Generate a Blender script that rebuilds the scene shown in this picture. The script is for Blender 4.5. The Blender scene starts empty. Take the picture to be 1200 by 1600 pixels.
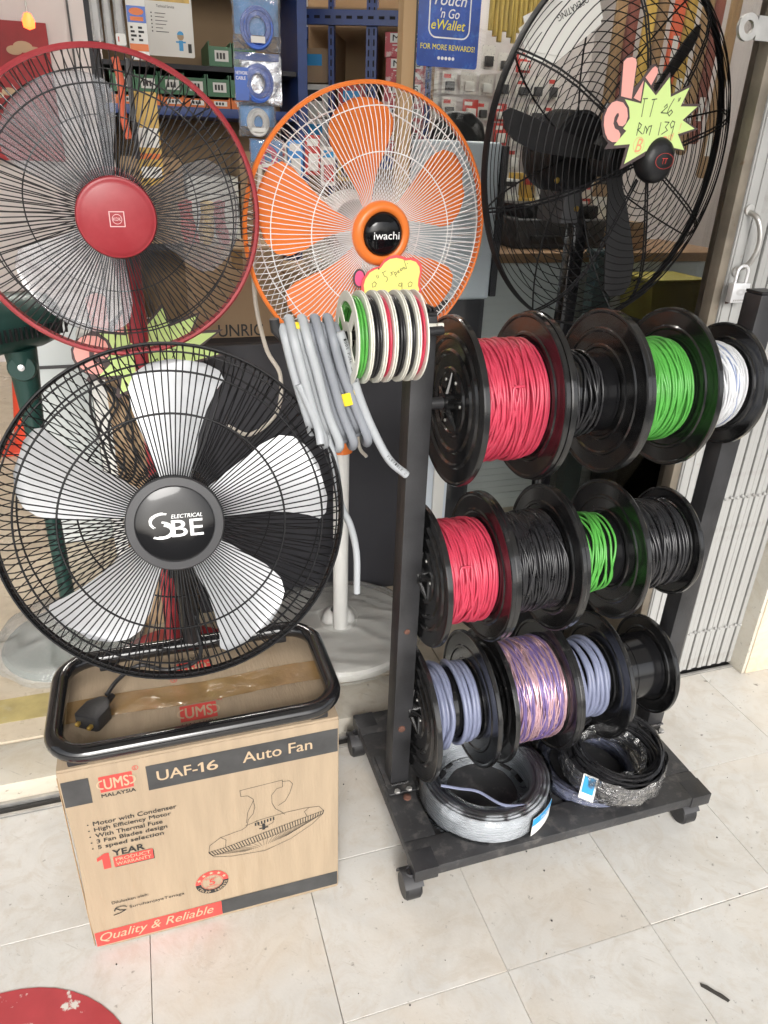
import bpy, bmesh, math, random
from mathutils import Vector, Matrix
R_ = random.Random(11)
PI = math.pi
sc = bpy.context.scene
COL = sc.collection
# ------------------------------------------------------------------ camera
F_PX, CX, CY = 1125.0, 600.0, 800.0          # focal length and centre, measured from the vanishing points
down = Vector((519 - CX, 3075 - CY, F_PX)).normalized()
up = -down
fw = Vector((0, 0, 1)); Yc = (fw - up * fw.dot(up)).normalized(); Xc = Yc.cross(up)
rot = Matrix((Xc, Yc, up))                    # camera (x right, y down, z forward) -> world
rot = Matrix.Rotation(math.radians(-18.6), 3, 'Z') @ rot
cam_d = bpy.data.cameras.new('camera'); cam = bpy.data.objects.new('camera', cam_d); COL.objects.link(cam)
m3 = rot @ Matrix(((1, 0, 0), (0, -1, 0), (0, 0, -1)))
cam.matrix_world = Matrix.Translation((0, 0, 1.45)) @ m3.to_4x4()
cam_d.sensor_fit = 'HORIZONTAL'; cam_d.sensor_width = 36.0; cam_d.lens = F_PX / 1200 * 36
cam_d.clip_start = 0.02; cam_d.clip_end = 1500
sc.camera = cam
# ------------------------------------------------------------------ light
SUN_EL, SUN_AZ = math.radians(30), math.radians(192)     # from the street, behind the viewer
w = bpy.data.worlds.new('World'); sc.world = w; w.use_nodes = True
nt = w.node_tree
sky = nt.nodes.new('ShaderNodeTexSky'); sky.sky_type = 'NISHITA'; sky.sun_disc = False
sky.sun_elevation = SUN_EL; sky.sun_rotation = SUN_AZ; sky.dust_density = 4.0; sky.air_density = 1.0
hs = nt.nodes.new('ShaderNodeHueSaturation'); hs.inputs['Saturation'].default_value = 0.22
nt.links.new(sky.outputs[0], hs.inputs['Color'])
nt.links.new(hs.outputs[0], nt.nodes['Background'].inputs['Color'])
nt.nodes['Background'].inputs['Strength'].default_value = 0.15
sd = bpy.data.lights.new('sun', 'SUN'); sd.energy = 1.0; sd.angle = math.radians(24); sd.color = (1, .975, .94)
so = bpy.data.objects.new('sun', sd); COL.objects.link(so); so.location = (0, -6, 8)
dv = Vector((math.sin(SUN_AZ) * math.cos(SUN_EL), math.cos(SUN_AZ) * math.cos(SUN_EL), math.sin(SUN_EL)))
so.rotation_euler = dv.to_track_quat('Z', 'Y').to_euler()
vs = sc.view_settings; vs.view_transform = 'Standard'; vs.look = 'None'; vs.gamma = 1; vs.exposure = 0.76
vs.use_curve_mapping = False
sc.cycles.max_bounces = 7; sc.cycles.transparent_max_bounces = 16; sc.cycles.diffuse_bounces = 4; sc.cycles.glossy_bounces = 4; sc.cycles.use_adaptive_sampling = True; sc.cycles.adaptive_threshold = .02; sc.cycles.caustics_reflective = False; sc.cycles.caustics_refractive = False

# ------------------------------------------------------------------ materials
def mat(name, col, rough=.5, metal=0.0, var=0.0, vscale=6.0, bump=0.0, bscale=60.0, spec=.5, coat=0.0, stretch=None, emit=None, alt=None, altscale=5.0, altlo=.5, althi=.65, sss=0.0):
    m = bpy.data.materials.new(name); m.use_nodes = True; t = m.node_tree; b = t.nodes['Principled BSDF']
    b.inputs['Roughness'].default_value = rough; b.inputs['Metallic'].default_value = metal
    b.inputs['Specular IOR Level'].default_value = spec; b.inputs['Coat Weight'].default_value = coat; b.inputs['Coat Roughness'].default_value = .08
    c4 = (*col, 1); b.inputs['Base Color'].default_value = c4
    if sss: b.inputs['Subsurface Weight'].default_value = sss; b.inputs['Subsurface Radius'].default_value = (.01, .01, .01)
    if emit: b.inputs['Emission Color'].default_value = (*emit[0], 1); b.inputs['Emission Strength'].default_value = emit[1]
    tc = t.nodes.new('ShaderNodeTexCoord'); src = tc.outputs['Object']
    if stretch:
        mp = t.nodes.new('ShaderNodeMapping'); mp.inputs['Scale'].default_value = stretch; t.links.new(src, mp.inputs[0]); src = mp.outputs[0]
    out = None
    if var > 0:
        n = t.nodes.new('ShaderNodeTexNoise'); n.inputs['Scale'].default_value = vscale; n.inputs['Detail'].default_value = 6; t.links.new(src, n.inputs[0])
        mx = t.nodes.new('ShaderNodeMix'); mx.data_type = 'RGBA'
        mx.inputs[6].default_value = (*[c * (1 - var) for c in col], 1); mx.inputs[7].default_value = (*[min(1, c * (1 + var)) for c in col], 1)
        rp = t.nodes.new('ShaderNodeMapRange'); rp.inputs[1].default_value = .3; rp.inputs[2].default_value = .7
        t.links.new(n.outputs['Fac'], rp.inputs[0]); t.links.new(rp.outputs[0], mx.inputs[0]); out = mx.outputs[2]
        rr = t.nodes.new('ShaderNodeMapRange'); rr.inputs[3].default_value = max(0, rough - .08); rr.inputs[4].default_value = min(1, rough + .1)
        t.links.new(n.outputs['Fac'], rr.inputs[0]); t.links.new(rr.outputs[0], b.inputs['Roughness'])
    if alt:
        n2 = t.nodes.new('ShaderNodeTexNoise'); n2.inputs['Scale'].default_value = altscale; n2.inputs['Detail'].default_value = 8; n2.inputs['Roughness'].default_value = .65; t.links.new(src, n2.inputs[0])
        r2 = t.nodes.new('ShaderNodeMapRange'); r2.inputs[1].default_value = altlo; r2.inputs[2].default_value = althi; t.links.new(n2.outputs['Fac'], r2.inputs[0])
        m2 = t.nodes.new('ShaderNodeMix'); m2.data_type = 'RGBA'; m2.inputs[6].default_value = c4; m2.inputs[7].default_value = (*alt, 1)
        if out: t.links.new(out, m2.inputs[6])
        t.links.new(r2.outputs[0], m2.inputs[0]); out = m2.outputs[2]
    if out: t.links.new(out, b.inputs['Base Color'])
    if bump > 0:
        n3 = t.nodes.new('ShaderNodeTexNoise'); n3.inputs['Scale'].default_value = bscale; n3.inputs['Detail'].default_value = 4; t.links.new(src, n3.inputs[0])
        bp = t.nodes.new('ShaderNodeBump'); bp.inputs['Strength'].default_value = bump; bp.inputs['Distance'].default_value = .004
        t.links.new(n3.outputs['Fac'], bp.inputs['Height']); t.links.new(bp.outputs[0], b.inputs['Normal'])
    return m

def see_through(name, tint, gloss_mul=1.0, rough=.05, bump=0.0, bscale=30.0, milky=0.0, milk=(.8, .8, .8)):
    m = bpy.data.materials.new(name); m.use_nodes = True; t = m.node_tree; t.nodes.remove(t.nodes['Principled BSDF']); o = t.nodes['Material Output']
    tr = t.nodes.new('ShaderNodeBsdfTransparent'); tr.inputs[0].default_value = (*tint, 1)
    gl = t.nodes.new('ShaderNodeBsdfGlossy'); gl.inputs['Roughness'].default_value = rough
    fr = t.nodes.new('ShaderNodeFresnel'); fr.inputs[0].default_value = 1.45
    mu = t.nodes.new('ShaderNodeMath'); mu.operation = 'MULTIPLY'; mu.inputs[1].default_value = gloss_mul; mu.use_clamp = True
    mx = t.nodes.new('ShaderNodeMixShader'); t.links.new(fr.outputs[0], mu.inputs[0]); t.links.new(mu.outputs[0], mx.inputs[0])
    base = tr.outputs[0]
    if milky:
        df = t.nodes.new('ShaderNodeBsdfDiffuse'); df.inputs[0].default_value = (*milk, 1); tl = t.nodes.new('ShaderNodeMixShader'); tl.inputs[0].default_value = milky
        t.links.new(tr.outputs[0], tl.inputs[1]); t.links.new(df.outputs[0], tl.inputs[2]); base = tl.outputs[0]
    t.links.new(base, mx.inputs[1]); t.links.new(gl.outputs[0], mx.inputs[2]); t.links.new(mx.outputs[0], o.inputs[0])
    if bump:
        tc = t.nodes.new('ShaderNodeTexCoord'); n = t.nodes.new('ShaderNodeTexNoise'); n.inputs['Scale'].default_value = bscale; n.inputs['Detail'].default_value = 5
        n.inputs['Distortion'].default_value = 1.5
        bp = t.nodes.new('ShaderNodeBump'); bp.inputs['Strength'].default_value = bump; bp.inputs['Distance'].default_value = .02
        t.links.new(tc.outputs['Object'], n.inputs[0]); t.links.new(n.outputs[0], bp.inputs['Height'])
        t.links.new(bp.outputs[0], gl.inputs['Normal']); t.links.new(bp.outputs[0], fr.inputs['Normal'])
    return m

def marble(name, base, stain, dark, rough=.35):
    m = bpy.data.materials.new(name); m.use_nodes = True; t = m.node_tree; b = t.nodes['Principled BSDF']
    g = t.nodes.new('ShaderNodeNewGeometry'); oi = t.nodes.new('ShaderNodeObjectInfo')
    off = t.nodes.new('ShaderNodeVectorMath'); off.operation = 'SCALE'; off.inputs['Scale'].default_value = 7.0
    cmb = t.nodes.new('ShaderNodeCombineXYZ'); t.links.new(oi.outputs['Random'], cmb.inputs[2]); t.links.new(cmb.outputs[0], off.inputs[0])
    ad = t.nodes.new('ShaderNodeVectorMath'); ad.operation = 'ADD'; t.links.new(g.outputs['Position'], ad.inputs[0]); t.links.new(off.outputs[0], ad.inputs[1])
    def noise(scale, det, vec, lo, hi, dist=0.0, rgh=.6):
        n = t.nodes.new('ShaderNodeTexNoise'); n.inputs['Scale'].default_value = scale; n.inputs['Detail'].default_value = det; n.inputs['Distortion'].default_value = dist; n.inputs['Roughness'].default_value = rgh
        t.links.new(vec, n.inputs[0]); r = t.nodes.new('ShaderNodeMapRange'); r.inputs[1].default_value = lo; r.inputs[2].default_value = hi; t.links.new(n.outputs['Fac'], r.inputs[0]); return r.outputs[0]
    def mix(fac, a, bcol, amt):
        mm = t.nodes.new('ShaderNodeMath'); mm.operation = 'MULTIPLY'; mm.inputs[1].default_value = amt; t.links.new(fac, mm.inputs[0])
        x = t.nodes.new('ShaderNodeMix'); x.data_type = 'RGBA'; t.links.new(mm.outputs[0], x.inputs[0])
        if isinstance(a, tuple): x.inputs[6].default_value = (*a, 1)
        else: t.links.new(a, x.inputs[6])
        x.inputs[7].default_value = (*bcol, 1); return x.outputs[2]
    P = g.outputs['Position']
    c = mix(noise(5, 8, ad.outputs[0], .35, .75, 1.2), base, tuple(x * .82 for x in base), .8)
    c = mix(noise(2.3, 7, ad.outputs[0], .48, .74, .8), c, stain, .55)
    c = mix(noise(9, 9, ad.outputs[0], .48, .64, 2.8, .72), c, tuple(x * .84 for x in stain), .38)
    c = mix(noise(2.7, 9, P, .52, .74, .4, .72), c, dark, .5)
    c = mix(noise(70, 3, P, .66, .74), c, tuple(x * .45 for x in dark), .55)
    c = mix(noise(22, 5, P, .68, .73), c, tuple(x * .3 for x in dark), .7)
    sv = t.nodes.new('ShaderNodeVectorMath'); sv.operation = 'MULTIPLY'; sv.inputs[1].default_value = (3, 40, 3); rt_ = t.nodes.new('ShaderNodeVectorRotate'); rt_.inputs['Angle'].default_value = .7; t.links.new(P, rt_.inputs[0]); t.links.new(rt_.outputs[0], sv.inputs[0])
    c = mix(noise(4, 4, sv.outputs[0], .66, .72), c, tuple(x * .7 for x in dark), .30)
    t.links.new(c, b.inputs['Base Color'])
    rr = t.nodes.new('ShaderNodeMapRange'); rr.inputs[3].default_value = rough - .1; rr.inputs[4].default_value = rough + .25
    t.links.new(noise(9, 6, P, .3, .7), rr.inputs[0]); t.links.new(rr.outputs[0], b.inputs['Roughness'])
    n3 = t.nodes.new('ShaderNodeTexNoise'); n3.inputs['Scale'].default_value = 160; t.links.new(P, n3.inputs[0])
    bp = t.nodes.new('ShaderNodeBump'); bp.inputs['Strength'].default_value = .12; bp.inputs['Distance'].default_value = .002; t.links.new(n3.outputs[0], bp.inputs['Height']); t.links.new(bp.outputs[0], b.inputs['Normal'])
    return m

M = {}
M['marble'] = marble('marble_tile', (.665, .65, .615), (.60, .52, .42), (.40, .35, .28))
M['shoptile'] = marble('beige_tile', (.60, .52, .40), (.50, .40, .27), (.30, .24, .17), .3)
M['grout'] = mat('grout', (.40, .36, .31), .9, var=.5, vscale=9)
M['step'] = marble('step_stone', (.56, .53, .46), (.5, .42, .3), (.2, .17, .13), .5)
M['asphalt'] = mat('asphalt', (.16, .16, .155), .9, var=.2, vscale=3, bump=.4)
M['wallgrey'] = mat('wall_paint', (.62, .58, .57), .7, var=.06, vscale=2)
M['ceil'] = mat('ceiling_paint', (.78, .77, .74), .8, var=.05, vscale=2)
M['blackpaint'] = mat('black_powder_coat', (.026, .026, .028), .38, var=.35, vscale=14, bump=.12, bscale=200)
M['dustyblack'] = mat('dusty_black_steel', (.032, .032, .034), .5, var=.4, vscale=10, bump=.2, bscale=140, alt=(.15, .14, .13), altscale=30, altlo=.52, althi=.85)
M['glossblack'] = mat('gloss_black_enamel', (.008, .008, .009), .14, coat=.6, var=.3, vscale=6)
M['spool'] = mat('black_spool_plastic', (.010, .010, .0105), .22, var=.5, vscale=28, coat=.45, alt=(.045, .043, .041), altscale=55, altlo=.58, althi=.80, bump=.06, bscale=25)
M['drum'] = mat('black_drum_plastic', (.008, .008, .009), .18, coat=.3, var=.3)
M['matblack'] = mat('matt_black_plastic', (.014, .014, .0155), .42, bump=.1, bscale=220)
M['darkgrey'] = mat('dark_grey_plastic', (.05, .05, .053), .55)
M['wireblk'] = mat('black_wire_enamel', (.006, .006, .007), .5, spec=.25)
M['wiregrey'] = mat('dark_grey_wire', (.035, .035, .038), .34, metal=.3)
M['wirewht'] = mat('white_wire_enamel', (.80, .80, .80), .35)
M['red_w'] = mat('red_pvc', (.50, .045, .085), .36, var=.16, vscale=30, alt=(.20, .02, .03), altscale=150, altlo=.66, althi=.72)
M['blk_w'] = mat('black_pvc', (.018, .018, .020), .28, var=.4, vscale=40, alt=(.45, .45, .45), altscale=170, altlo=.70, althi=.73)
M['grn_w'] = mat('green_pvc', (.085, .35, .06), .36, var=.16, vscale=30)
M['wht_w'] = mat('white_pvc', (.60, .61, .63), .35)
M['blu_w'] = mat('blue_pvc', (.20, .25, .40), .35)
M['slate_w'] = mat('slate_pvc', (.185, .205, .30), .4, var=.1, vscale=30)
M['cop_w'] = mat('clear_copper_wire', (.56, .36, .40), .22, metal=.5)
M['vio_w'] = mat('violet_wire', (.16, .11, .27), .3, metal=.2)
M['gapdark'] = mat('shadowed_wire_core', (.015, .012, .012), .6)
M['grey_w'] = mat('grey_pvc', (.245, .26, .29), .42, var=.08, vscale=12)
M['ltgrey_w'] = mat('pale_grey_pvc', (.39, .41, .43), .42, var=.08, vscale=12)
M['coil_w'] = mat('coil_grey_pvc', (.46, .49, .52), .4, var=.06, vscale=12)
M['copper'] = mat('copper_core', (.7, .35, .2), .35, metal=.8)
M['card'] = mat('cardboard', (.335, .258, .175), .8, var=.09, vscale=7, bump=.30, bscale=40, stretch=(6, 1, .6), alt=(.29, .21, .13), altscale=5, altlo=.58, althi=.85)
M['card2'] = mat('cardboard_old', (.40, .28, .17), .8, var=.10, vscale=5, bump=.2, bscale=30)
M['cardin'] = mat('cardboard_edge', (.33, .22, .12), .9)
M['tape'] = mat('brown_tape', (.27, .17, .075), .08, var=.15, vscale=22, bump=.5, bscale=30, coat=1.0)
M['inkdark'] = mat('dark_print', (.045, .045, .045), .75, var=.25, vscale=30)
M['inkblk'] = mat('black_print', (.02, .02, .02), .7)
M['inkred'] = mat('red_print', (.58, .06, .05), .7, var=.12, vscale=30)
M['inktan'] = mat('unprinted_card', (.44, .33, .215), .8)
M['white'] = mat('white_plastic', (.78, .78, .75), .4, var=.04)
M['ivory'] = mat('ivory_plastic', (.74, .73, .65), .42, var=.08, vscale=40)
M['paper'] = mat('paper', (.76, .75, .71), .7, var=.04)
M['orange'] = mat('orange_plastic', (.80, .20, .035), .3, var=.06)
M['orangeb'] = mat('orange_blade', (.82, .215, .04), .32, var=.06)
M['redp'] = mat('maroon_red_plastic', (.36, .035, .045), .35, var=.1, alt=(.50, .08, .09), altscale=9, altlo=.5, althi=.9)
M['pinktxt'] = mat('pink_print', (.85, .55, .55), .5)
M['silver'] = mat('brushed_aluminium_blade', (.70, .71, .73), .48, metal=.5, var=.05, vscale=5, stretch=(1, 1, 1), bump=.1, bscale=18)
M['smoke'] = see_through('smoky_clear_blade', (.92, .925, .94), 2.2, .10, bump=.2, bscale=10, milky=.19, milk=(.84, .85, .88))
M['glass'] = see_through('window_glass', (.95, .96, .955), 1.1, .0)
M['film'] = see_through('crinkled_film', (.975, .98, .985), 1.7, .10, bump=.55, bscale=40, milky=.0)
M['filmshine'] = see_through('shiny_film', (.97, .975, .98), 4.0, .08, bump=1.0, bscale=30, milky=.05, milk=(.9, .9, .92))
M['filmtight'] = see_through('tight_film', (.985, .985, .99), 1.1, .07, bump=.22, bscale=30)
M['bagfilm'] = see_through('polythene_bag', (.998, .998, .995), .7, .14, bump=.8, bscale=13, milky=.22, milk=(.95, .95, .91))
M['bagclear'] = see_through('clear_bag', (.97, .975, .98), 1.8, .12, bump=.7, bscale=30, milky=.10, milk=(.85, .86, .88))
M['badge'] = mat('badge_black', (.006, .006, .007), .07, spec=.35)
M['sleeve'] = see_through('clear_sleeve', (.98, .985, .99), 1.2, .15, bump=.6, bscale=40, milky=.35, milk=(.92, .92, .92))
M['neon'] = mat('neon_green_card', (.66, .84, .32), .6)
M['pinkc'] = mat('pink_card', (.90, .42, .37), .6)
M['brownb'] = mat('dark_brown_card', (.085, .06, .06), .6)
M['yellowc'] = mat('yellow_card', (.88, .80, .22), .6)
M['redc'] = mat('red_card', (.75, .10, .10), .6)
M['hotpink'] = mat('hot_pink_card', (.85, .10, .25), .6)
M['pen'] = mat('green_black_pen', (.05, .08, .04), .7)
M['penor'] = mat('orange_marker', (.85, .36, .20), .7)
M['gate'] = mat('grey_white_gate_paint', (.34, .34, .33), .5, var=.06, vscale=7, alt=(.19, .17, .145), altscale=14, altlo=.56, althi=.85)
M['rusty'] = mat('rusty_white_paint', (.38, .38, .37), .5, var=.06, vscale=9, alt=(.22, .12, .07), altscale=24, altlo=.61, althi=.68)
M['brownmet'] = mat('weathered_bronze_metal', (.22, .19, .15), .5, metal=.3, var=.25, vscale=14, alt=(.16, .08, .04), altscale=25, altlo=.62, althi=.75)
M['chrome'] = mat('satin_chrome', (.80, .80, .81), .36, metal=.55)
M['steel'] = mat('dull_steel', (.52, .51, .49), .42, metal=.7, var=.15, vscale=25)
M['brass'] = mat('brass', (.75, .52, .14), .28, metal=.9)
M['rust'] = mat('rust', (.11, .05, .035), .85, var=.4, vscale=60, bump=.4, bscale=90)
M['pillar'] = marble('pillar_marble', (.70, .63, .50), (.58, .44, .27), (.35, .27, .18), .35)
M['tanwood'] = mat('tan_timber', (.42, .28, .145), .6, var=.15, vscale=8, stretch=(1, 1, .12))
M['charcoal'] = mat('charcoal_panel', (.032, .032, .038), .6, var=.12, vscale=3)
M['bluesteel'] = mat('blue_slotted_steel', (.025, .055, .20), .4, var=.2, vscale=12)
M['hole'] = mat('slot_shadow', (.01, .01, .015), .9)
M['shelfback'] = mat('brown_board', (.30, .20, .11), .7, var=.15, vscale=3)
M['binG'] = mat('green_bin', (.035, .15, .065), .4)
M['binO'] = mat('orange_bin', (.70, .17, .03), .45)
M['label'] = mat('white_label', (.75, .75, .72), .6)
M['marsr'] = mat('pink_red_carton', (.52, .10, .12), .6, alt=(.72, .55, .52), altscale=22, altlo=.55, althi=.62)
M['blueplastic'] = mat('blue_packaging', (.02, .10, .46), .3, var=.2, vscale=20)
M['skyblue'] = mat('sky_blue_packaging', (.07, .32, .72), .3, var=.15, vscale=20)
M['bluecable'] = mat('blue_cable', (.03, .13, .60), .35)
M['foil'] = mat('foil', (.72, .73, .76), .22, metal=.85, bump=1.0, bscale=40, var=.2, vscale=30)
M['stickerblue'] = mat('sticker_blue', (.012, .065, .36), .25, var=.25, vscale=16, alt=(.05, .22, .62), altscale=30, altlo=.55, althi=.8)
M['yel'] = mat('yellow_print', (.85, .75, .06), .5)
M['sign_white'] = mat('white_print', (.85, .85, .85), .5)
M['tapeyel'] = mat('yellow_tape', (.85, .62, .03), .35)
M['bluetag'] = mat('blue_label_print', (.03, .30, .62), .45)
M['darkgreen'] = mat('dark_green_plastic', (.012, .045, .038), .35, var=.1)
M['conered'] = mat('cone_red', (.62, .06, .025), .5)
M['redposter'] = mat('red_poster', (.26, .02, .025), .6, var=.3, vscale=3, alt=(.45, .18, .10), altscale=4, altlo=.66, althi=.75)
M['lampred'] = mat('lit_red_lamp', (.8, .1, .03), .4, emit=((1.0, .10, .02), 3.5))
M['lamptube'] = mat('lit_tube', (.9, .9, .9), .4, emit=((1.0, .96, .90), 90.0))
M['decal'] = mat('worn_red_sticker', (.40, .050, .058), .5, var=.12, vscale=15, alt=(.62, .60, .55), altscale=17, altlo=.585, althi=.62)
M['decalw'] = mat('worn_white_sticker', (.66, .64, .60), .55, var=.1, vscale=20, alt=(.45, .44, .42), altscale=30, altlo=.55, althi=.65)
M['yelline'] = mat('worn_yellow_paint', (.44, .36, .15), .6, var=.2, vscale=15, alt=(.45, .40, .28), altscale=20, altlo=.55, althi=.75)
M['offwhite'] = mat('off_white_panel', (.56, .60, .60), .5, var=.05, vscale=3)
M['bluewhite'] = mat('blue_white_panel', (.62, .68, .74), .35, var=.04)
M['wood'] = mat('brown_table', (.26, .15, .075), .5, var=.2, vscale=5, stretch=(1, 6, 6))
M['pkwhite'] = mat('carded_pack_white', (.70, .68, .64), .45, var=.08, vscale=10, alt=(.30, .30, .32), altscale=90, altlo=.58, althi=.62)
M['pkred'] = mat('carded_pack_red', (.55, .06, .05), .45, var=.1)
M['mustard'] = mat('mustard_bundle', (.42, .30, .07), .6, var=.35, vscale=12, stretch=(8, 8, 1))
M['tool1'] = mat('long_brown_pack', (.32, .20, .10), .4, var=.3, vscale=8, stretch=(4, 4, .6))
M['tool2'] = mat('long_yellow_pack', (.58, .38, .08), .4, var=.3, vscale=8, stretch=(4, 4, .6))
M['tool3'] = mat('orange_red_handle', (.70, .13, .06), .4, var=.1)
M['tool4'] = mat('maroon_pack', (.26, .08, .06), .4, var=.3, vscale=8, stretch=(4, 4, .6))
M['yellowbox'] = mat('yellow_bin', (.36, .31, .06), .5, var=.15)
M['teal'] = mat('teal_strap', (.04, .075, .08), .6)
M['bone'] = mat('beige_cord', (.66, .61, .53), .5)
M['speck'] = mat('dark_grit', (.05, .045, .04), .9)

# ------------------------------------------------------------------ mesh helpers
class Fr:
    def __init__(s, o, u=(1, 0, 0), v=(0, 0, 1)):
        s.o = Vector(o); s.u = Vector(u).normalized(); s.w = s.u.cross(Vector(v)).normalized(); s.v = s.w.cross(s.u).normalized()
    def p(s, a, b, c=0.0): return s.o + s.u * a + s.v * b + s.w * c
def facing(ctr, n):                      # frame whose w is n, u horizontal to the right
    n = Vector(n).normalized(); u = Vector((0, 0, 1)).cross(n).normalized(); v = n.cross(u)
    f = Fr(ctr, u, v); return f
WF = Fr((0, 0, 0), (1, 0, 0), (0, 1, 0))
def face_y(x, y, z): return Fr((x, y, z), (1, 0, 0), (0, 0, 1))      # plane facing -y
def face_z(x, y, z): return Fr((x, y, z), (1, 0, 0), (0, 1, 0))

LOC = {}
class MB:
    def __init__(s): s.v = []; s.f = []
    def add(s, vs_, fs):
        o = len(s.v); s.v += [Vector(x) for x in vs_]; s.f += [tuple(i + o for i in q) for q in fs]; return s
    def box(s, x0, x1, y0, y1, z0, z1, F=None):
        F = F or WF
        P = [F.p(x, y, z) for z in (z0, z1) for x, y in ((x0, y0), (x1, y0), (x1, y1), (x0, y1))]
        return s.add(P, [(3, 2, 1, 0), (4, 5, 6, 7), (0, 1, 5, 4), (1, 2, 6, 5), (2, 3, 7, 6), (3, 0, 4, 7)])
    def tube(s, pts, r, n=8, closed=False, caps=True):
        pts = [Vector(p) for p in pts]; k = len(pts); rs = r if isinstance(r, (list, tuple)) else [r] * k
        tg = []
        for i in range(k):
            a = pts[(i - 1) % k] if (closed or i > 0) else pts[i]; b = pts[(i + 1) % k] if (closed or i < k - 1) else pts[i]
            tg.append((b - a).normalized())
        ref = Vector((0, 0, 1)) if abs(tg[0].z) < .9 else Vector((1, 0, 0))
        nn = (ref - tg[0] * ref.dot(tg[0])).normalized(); V = []
        for i in range(k):
            nn = (nn - tg[i] * nn.dot(tg[i])).normalized(); bb = tg[i].cross(nn)
            for j in range(n):
                a = 2 * PI * j / n; V.append(pts[i] + (nn * math.cos(a) + bb * math.sin(a)) * rs[i])
        Fc = []
        for i in range(k if closed else k - 1):
            i2 = (i + 1) % k
            for j in range(n):
                j2 = (j + 1) % n; Fc.append((i * n + j, i * n + j2, i2 * n + j2, i2 * n + j))
        if caps and not closed: Fc.append(tuple(range(n - 1, -1, -1))); Fc.append(tuple(range((k - 1) * n, k * n)))
        return s.add(V, Fc)
    def lathe(s, prof, F, n=32, a0=0.0, a1=2 * PI):      # prof: (radius, height along F.w)
        V = []; Fc = []; full = abs(a1 - a0) > 6.28; m = n if full else n + 1
        for r, h in prof:
            for j in range(m):
                a = a0 + (a1 - a0) * j / n; V.append(F.p(r * math.cos(a), r * math.sin(a), h))
        for i in range(len(prof) - 1):
            for j in range(n):
                j2 = (j + 1) % m; Fc.append((i * m + j, i * m + j2, (i + 1) * m + j2, (i + 1) * m + j))
        return s.add(V, Fc)
    def prism(s, poly, F, t0, t1, k=1.0):
        n = len(poly); V = [F.p(a * k, b * k, t0) for a, b in poly] + [F.p(a * k, b * k, t1) for a, b in poly]
        ar = sum(poly[i][0] * poly[(i + 1) % n][1] - poly[(i + 1) % n][0] * poly[i][1] for i in range(n))
        Fc = [tuple(range(n - 1, -1, -1)), tuple(range(n, 2 * n))] + [(i, (i + 1) % n, n + (i + 1) % n, n + i) for i in range(n)]
        if ar < 0: Fc = [q[::-1] for q in Fc]
        return s.add(V, Fc)
    def stroke(s, pts, F, wd, lift=.0006, k=1.0):
        for (a, b), (c, d) in zip(pts, pts[1:]):
            a, b, c, d = a * k, b * k, c * k, d * k; L = math.hypot(c - a, d - b) or 1e-6; nx, ny = -(d - b) / L * wd / 2, (c - a) / L * wd / 2; ex, ey = (c - a) / L * wd / 2, (d - b) / L * wd / 2
            s.add([F.p(a - ex + nx, b - ey + ny, lift), F.p(a - ex - nx, b - ey - ny, lift), F.p(c + ex - nx, d + ey - ny, lift), F.p(c + ex + nx, d + ey + ny, lift)], [(0, 1, 2, 3)]); lift += .00004
        return s
    def rect(s, F, a0, b0, a1, b1, lift=.0005):
        return s.add([F.p(a0, b0, lift), F.p(a1, b0, lift), F.p(a1, b1, lift), F.p(a0, b1, lift)], [(0, 1, 2, 3)])
    def disc(s, F, a, b, r, lift=.0005, n=24, r2=0, a0=0, a1=2 * PI, ry=1.0):
        for j in range(n):
            t0 = a0 + (a1 - a0) * j / n; t1 = a0 + (a1 - a0) * (j + 1) / n
            if r2: s.add([F.p(a + r2 * math.cos(t0), b + r2 * ry * math.sin(t0), lift), F.p(a + r * math.cos(t0), b + r * ry * math.sin(t0), lift), F.p(a + r * math.cos(t1), b + r * ry * math.sin(t1), lift), F.p(a + r2 * math.cos(t1), b + r2 * ry * math.sin(t1), lift)], [(0, 1, 2, 3)])
            else: s.add([F.p(a, b, lift), F.p(a + r * math.cos(t0), b + r * ry * math.sin(t0), lift), F.p(a + r * math.cos(t1), b + r * ry * math.sin(t1), lift)], [(0, 1, 2)])
        return s
    def text(s, body, F, a, b, wd, ht, lift=.0007, shear=0.0, bold=0.0, rotd=0.0):
        if bold:
            d = bold * (ht or wd * .3) * .9
            for dx, dy, dl in ((d, 0, .00003), (0, d * .7, .00006), (d, d * .7, .00009)): s.text(body, F, a + dx - d / 2, b + dy - d / 3, wd, ht, lift + dl, shear, 0, rotd)
            a -= d / 2; b -= d / 3
        V, Fc = text_mesh(body, shear, 0)
        x0 = min(v[0] for v in V); x1 = max(v[0] for v in V); y0 = min(v[1] for v in V); y1 = max(v[1] for v in V)
        sx = wd / (x1 - x0); sy = ht / (y1 - y0) if ht else sx
        ca, sa = math.cos(rotd), math.sin(rotd)
        out = []
        for v in V:
            x, y = (v[0] - x0) * sx, (v[1] - y0) * sy; out.append(F.p(a + x * ca - y * sa, b + x * sa + y * ca, lift))
        return s.add(out, Fc)
    def build(s, name, m, parent=None, smooth=False, bevel=0.0, seg=2, loc=None, kind=None, ang=40):
        base = LOC[parent.name] if parent is not None else Vector(loc or (0, 0, 0))
        me = bpy.data.meshes.new(name); me.from_pydata([tuple(x - base) for x in s.v], [], s.f)
        me.materials.append(M[m] if isinstance(m, str) else m)
        if bevel:
            bm = bmesh.new(); bm.from_mesh(me); bmesh.ops.remove_doubles(bm, verts=bm.verts, dist=1e-6)
            es = [e for e in bm.edges if len(e.link_faces) == 2 and e.calc_face_angle(0) > .5]
            bmesh.ops.bevel(bm, geom=es, offset=bevel, segments=seg, affect='EDGES', profile=.6, clamp_overlap=True); bm.to_mesh(me); bm.free(); smooth = True
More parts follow.
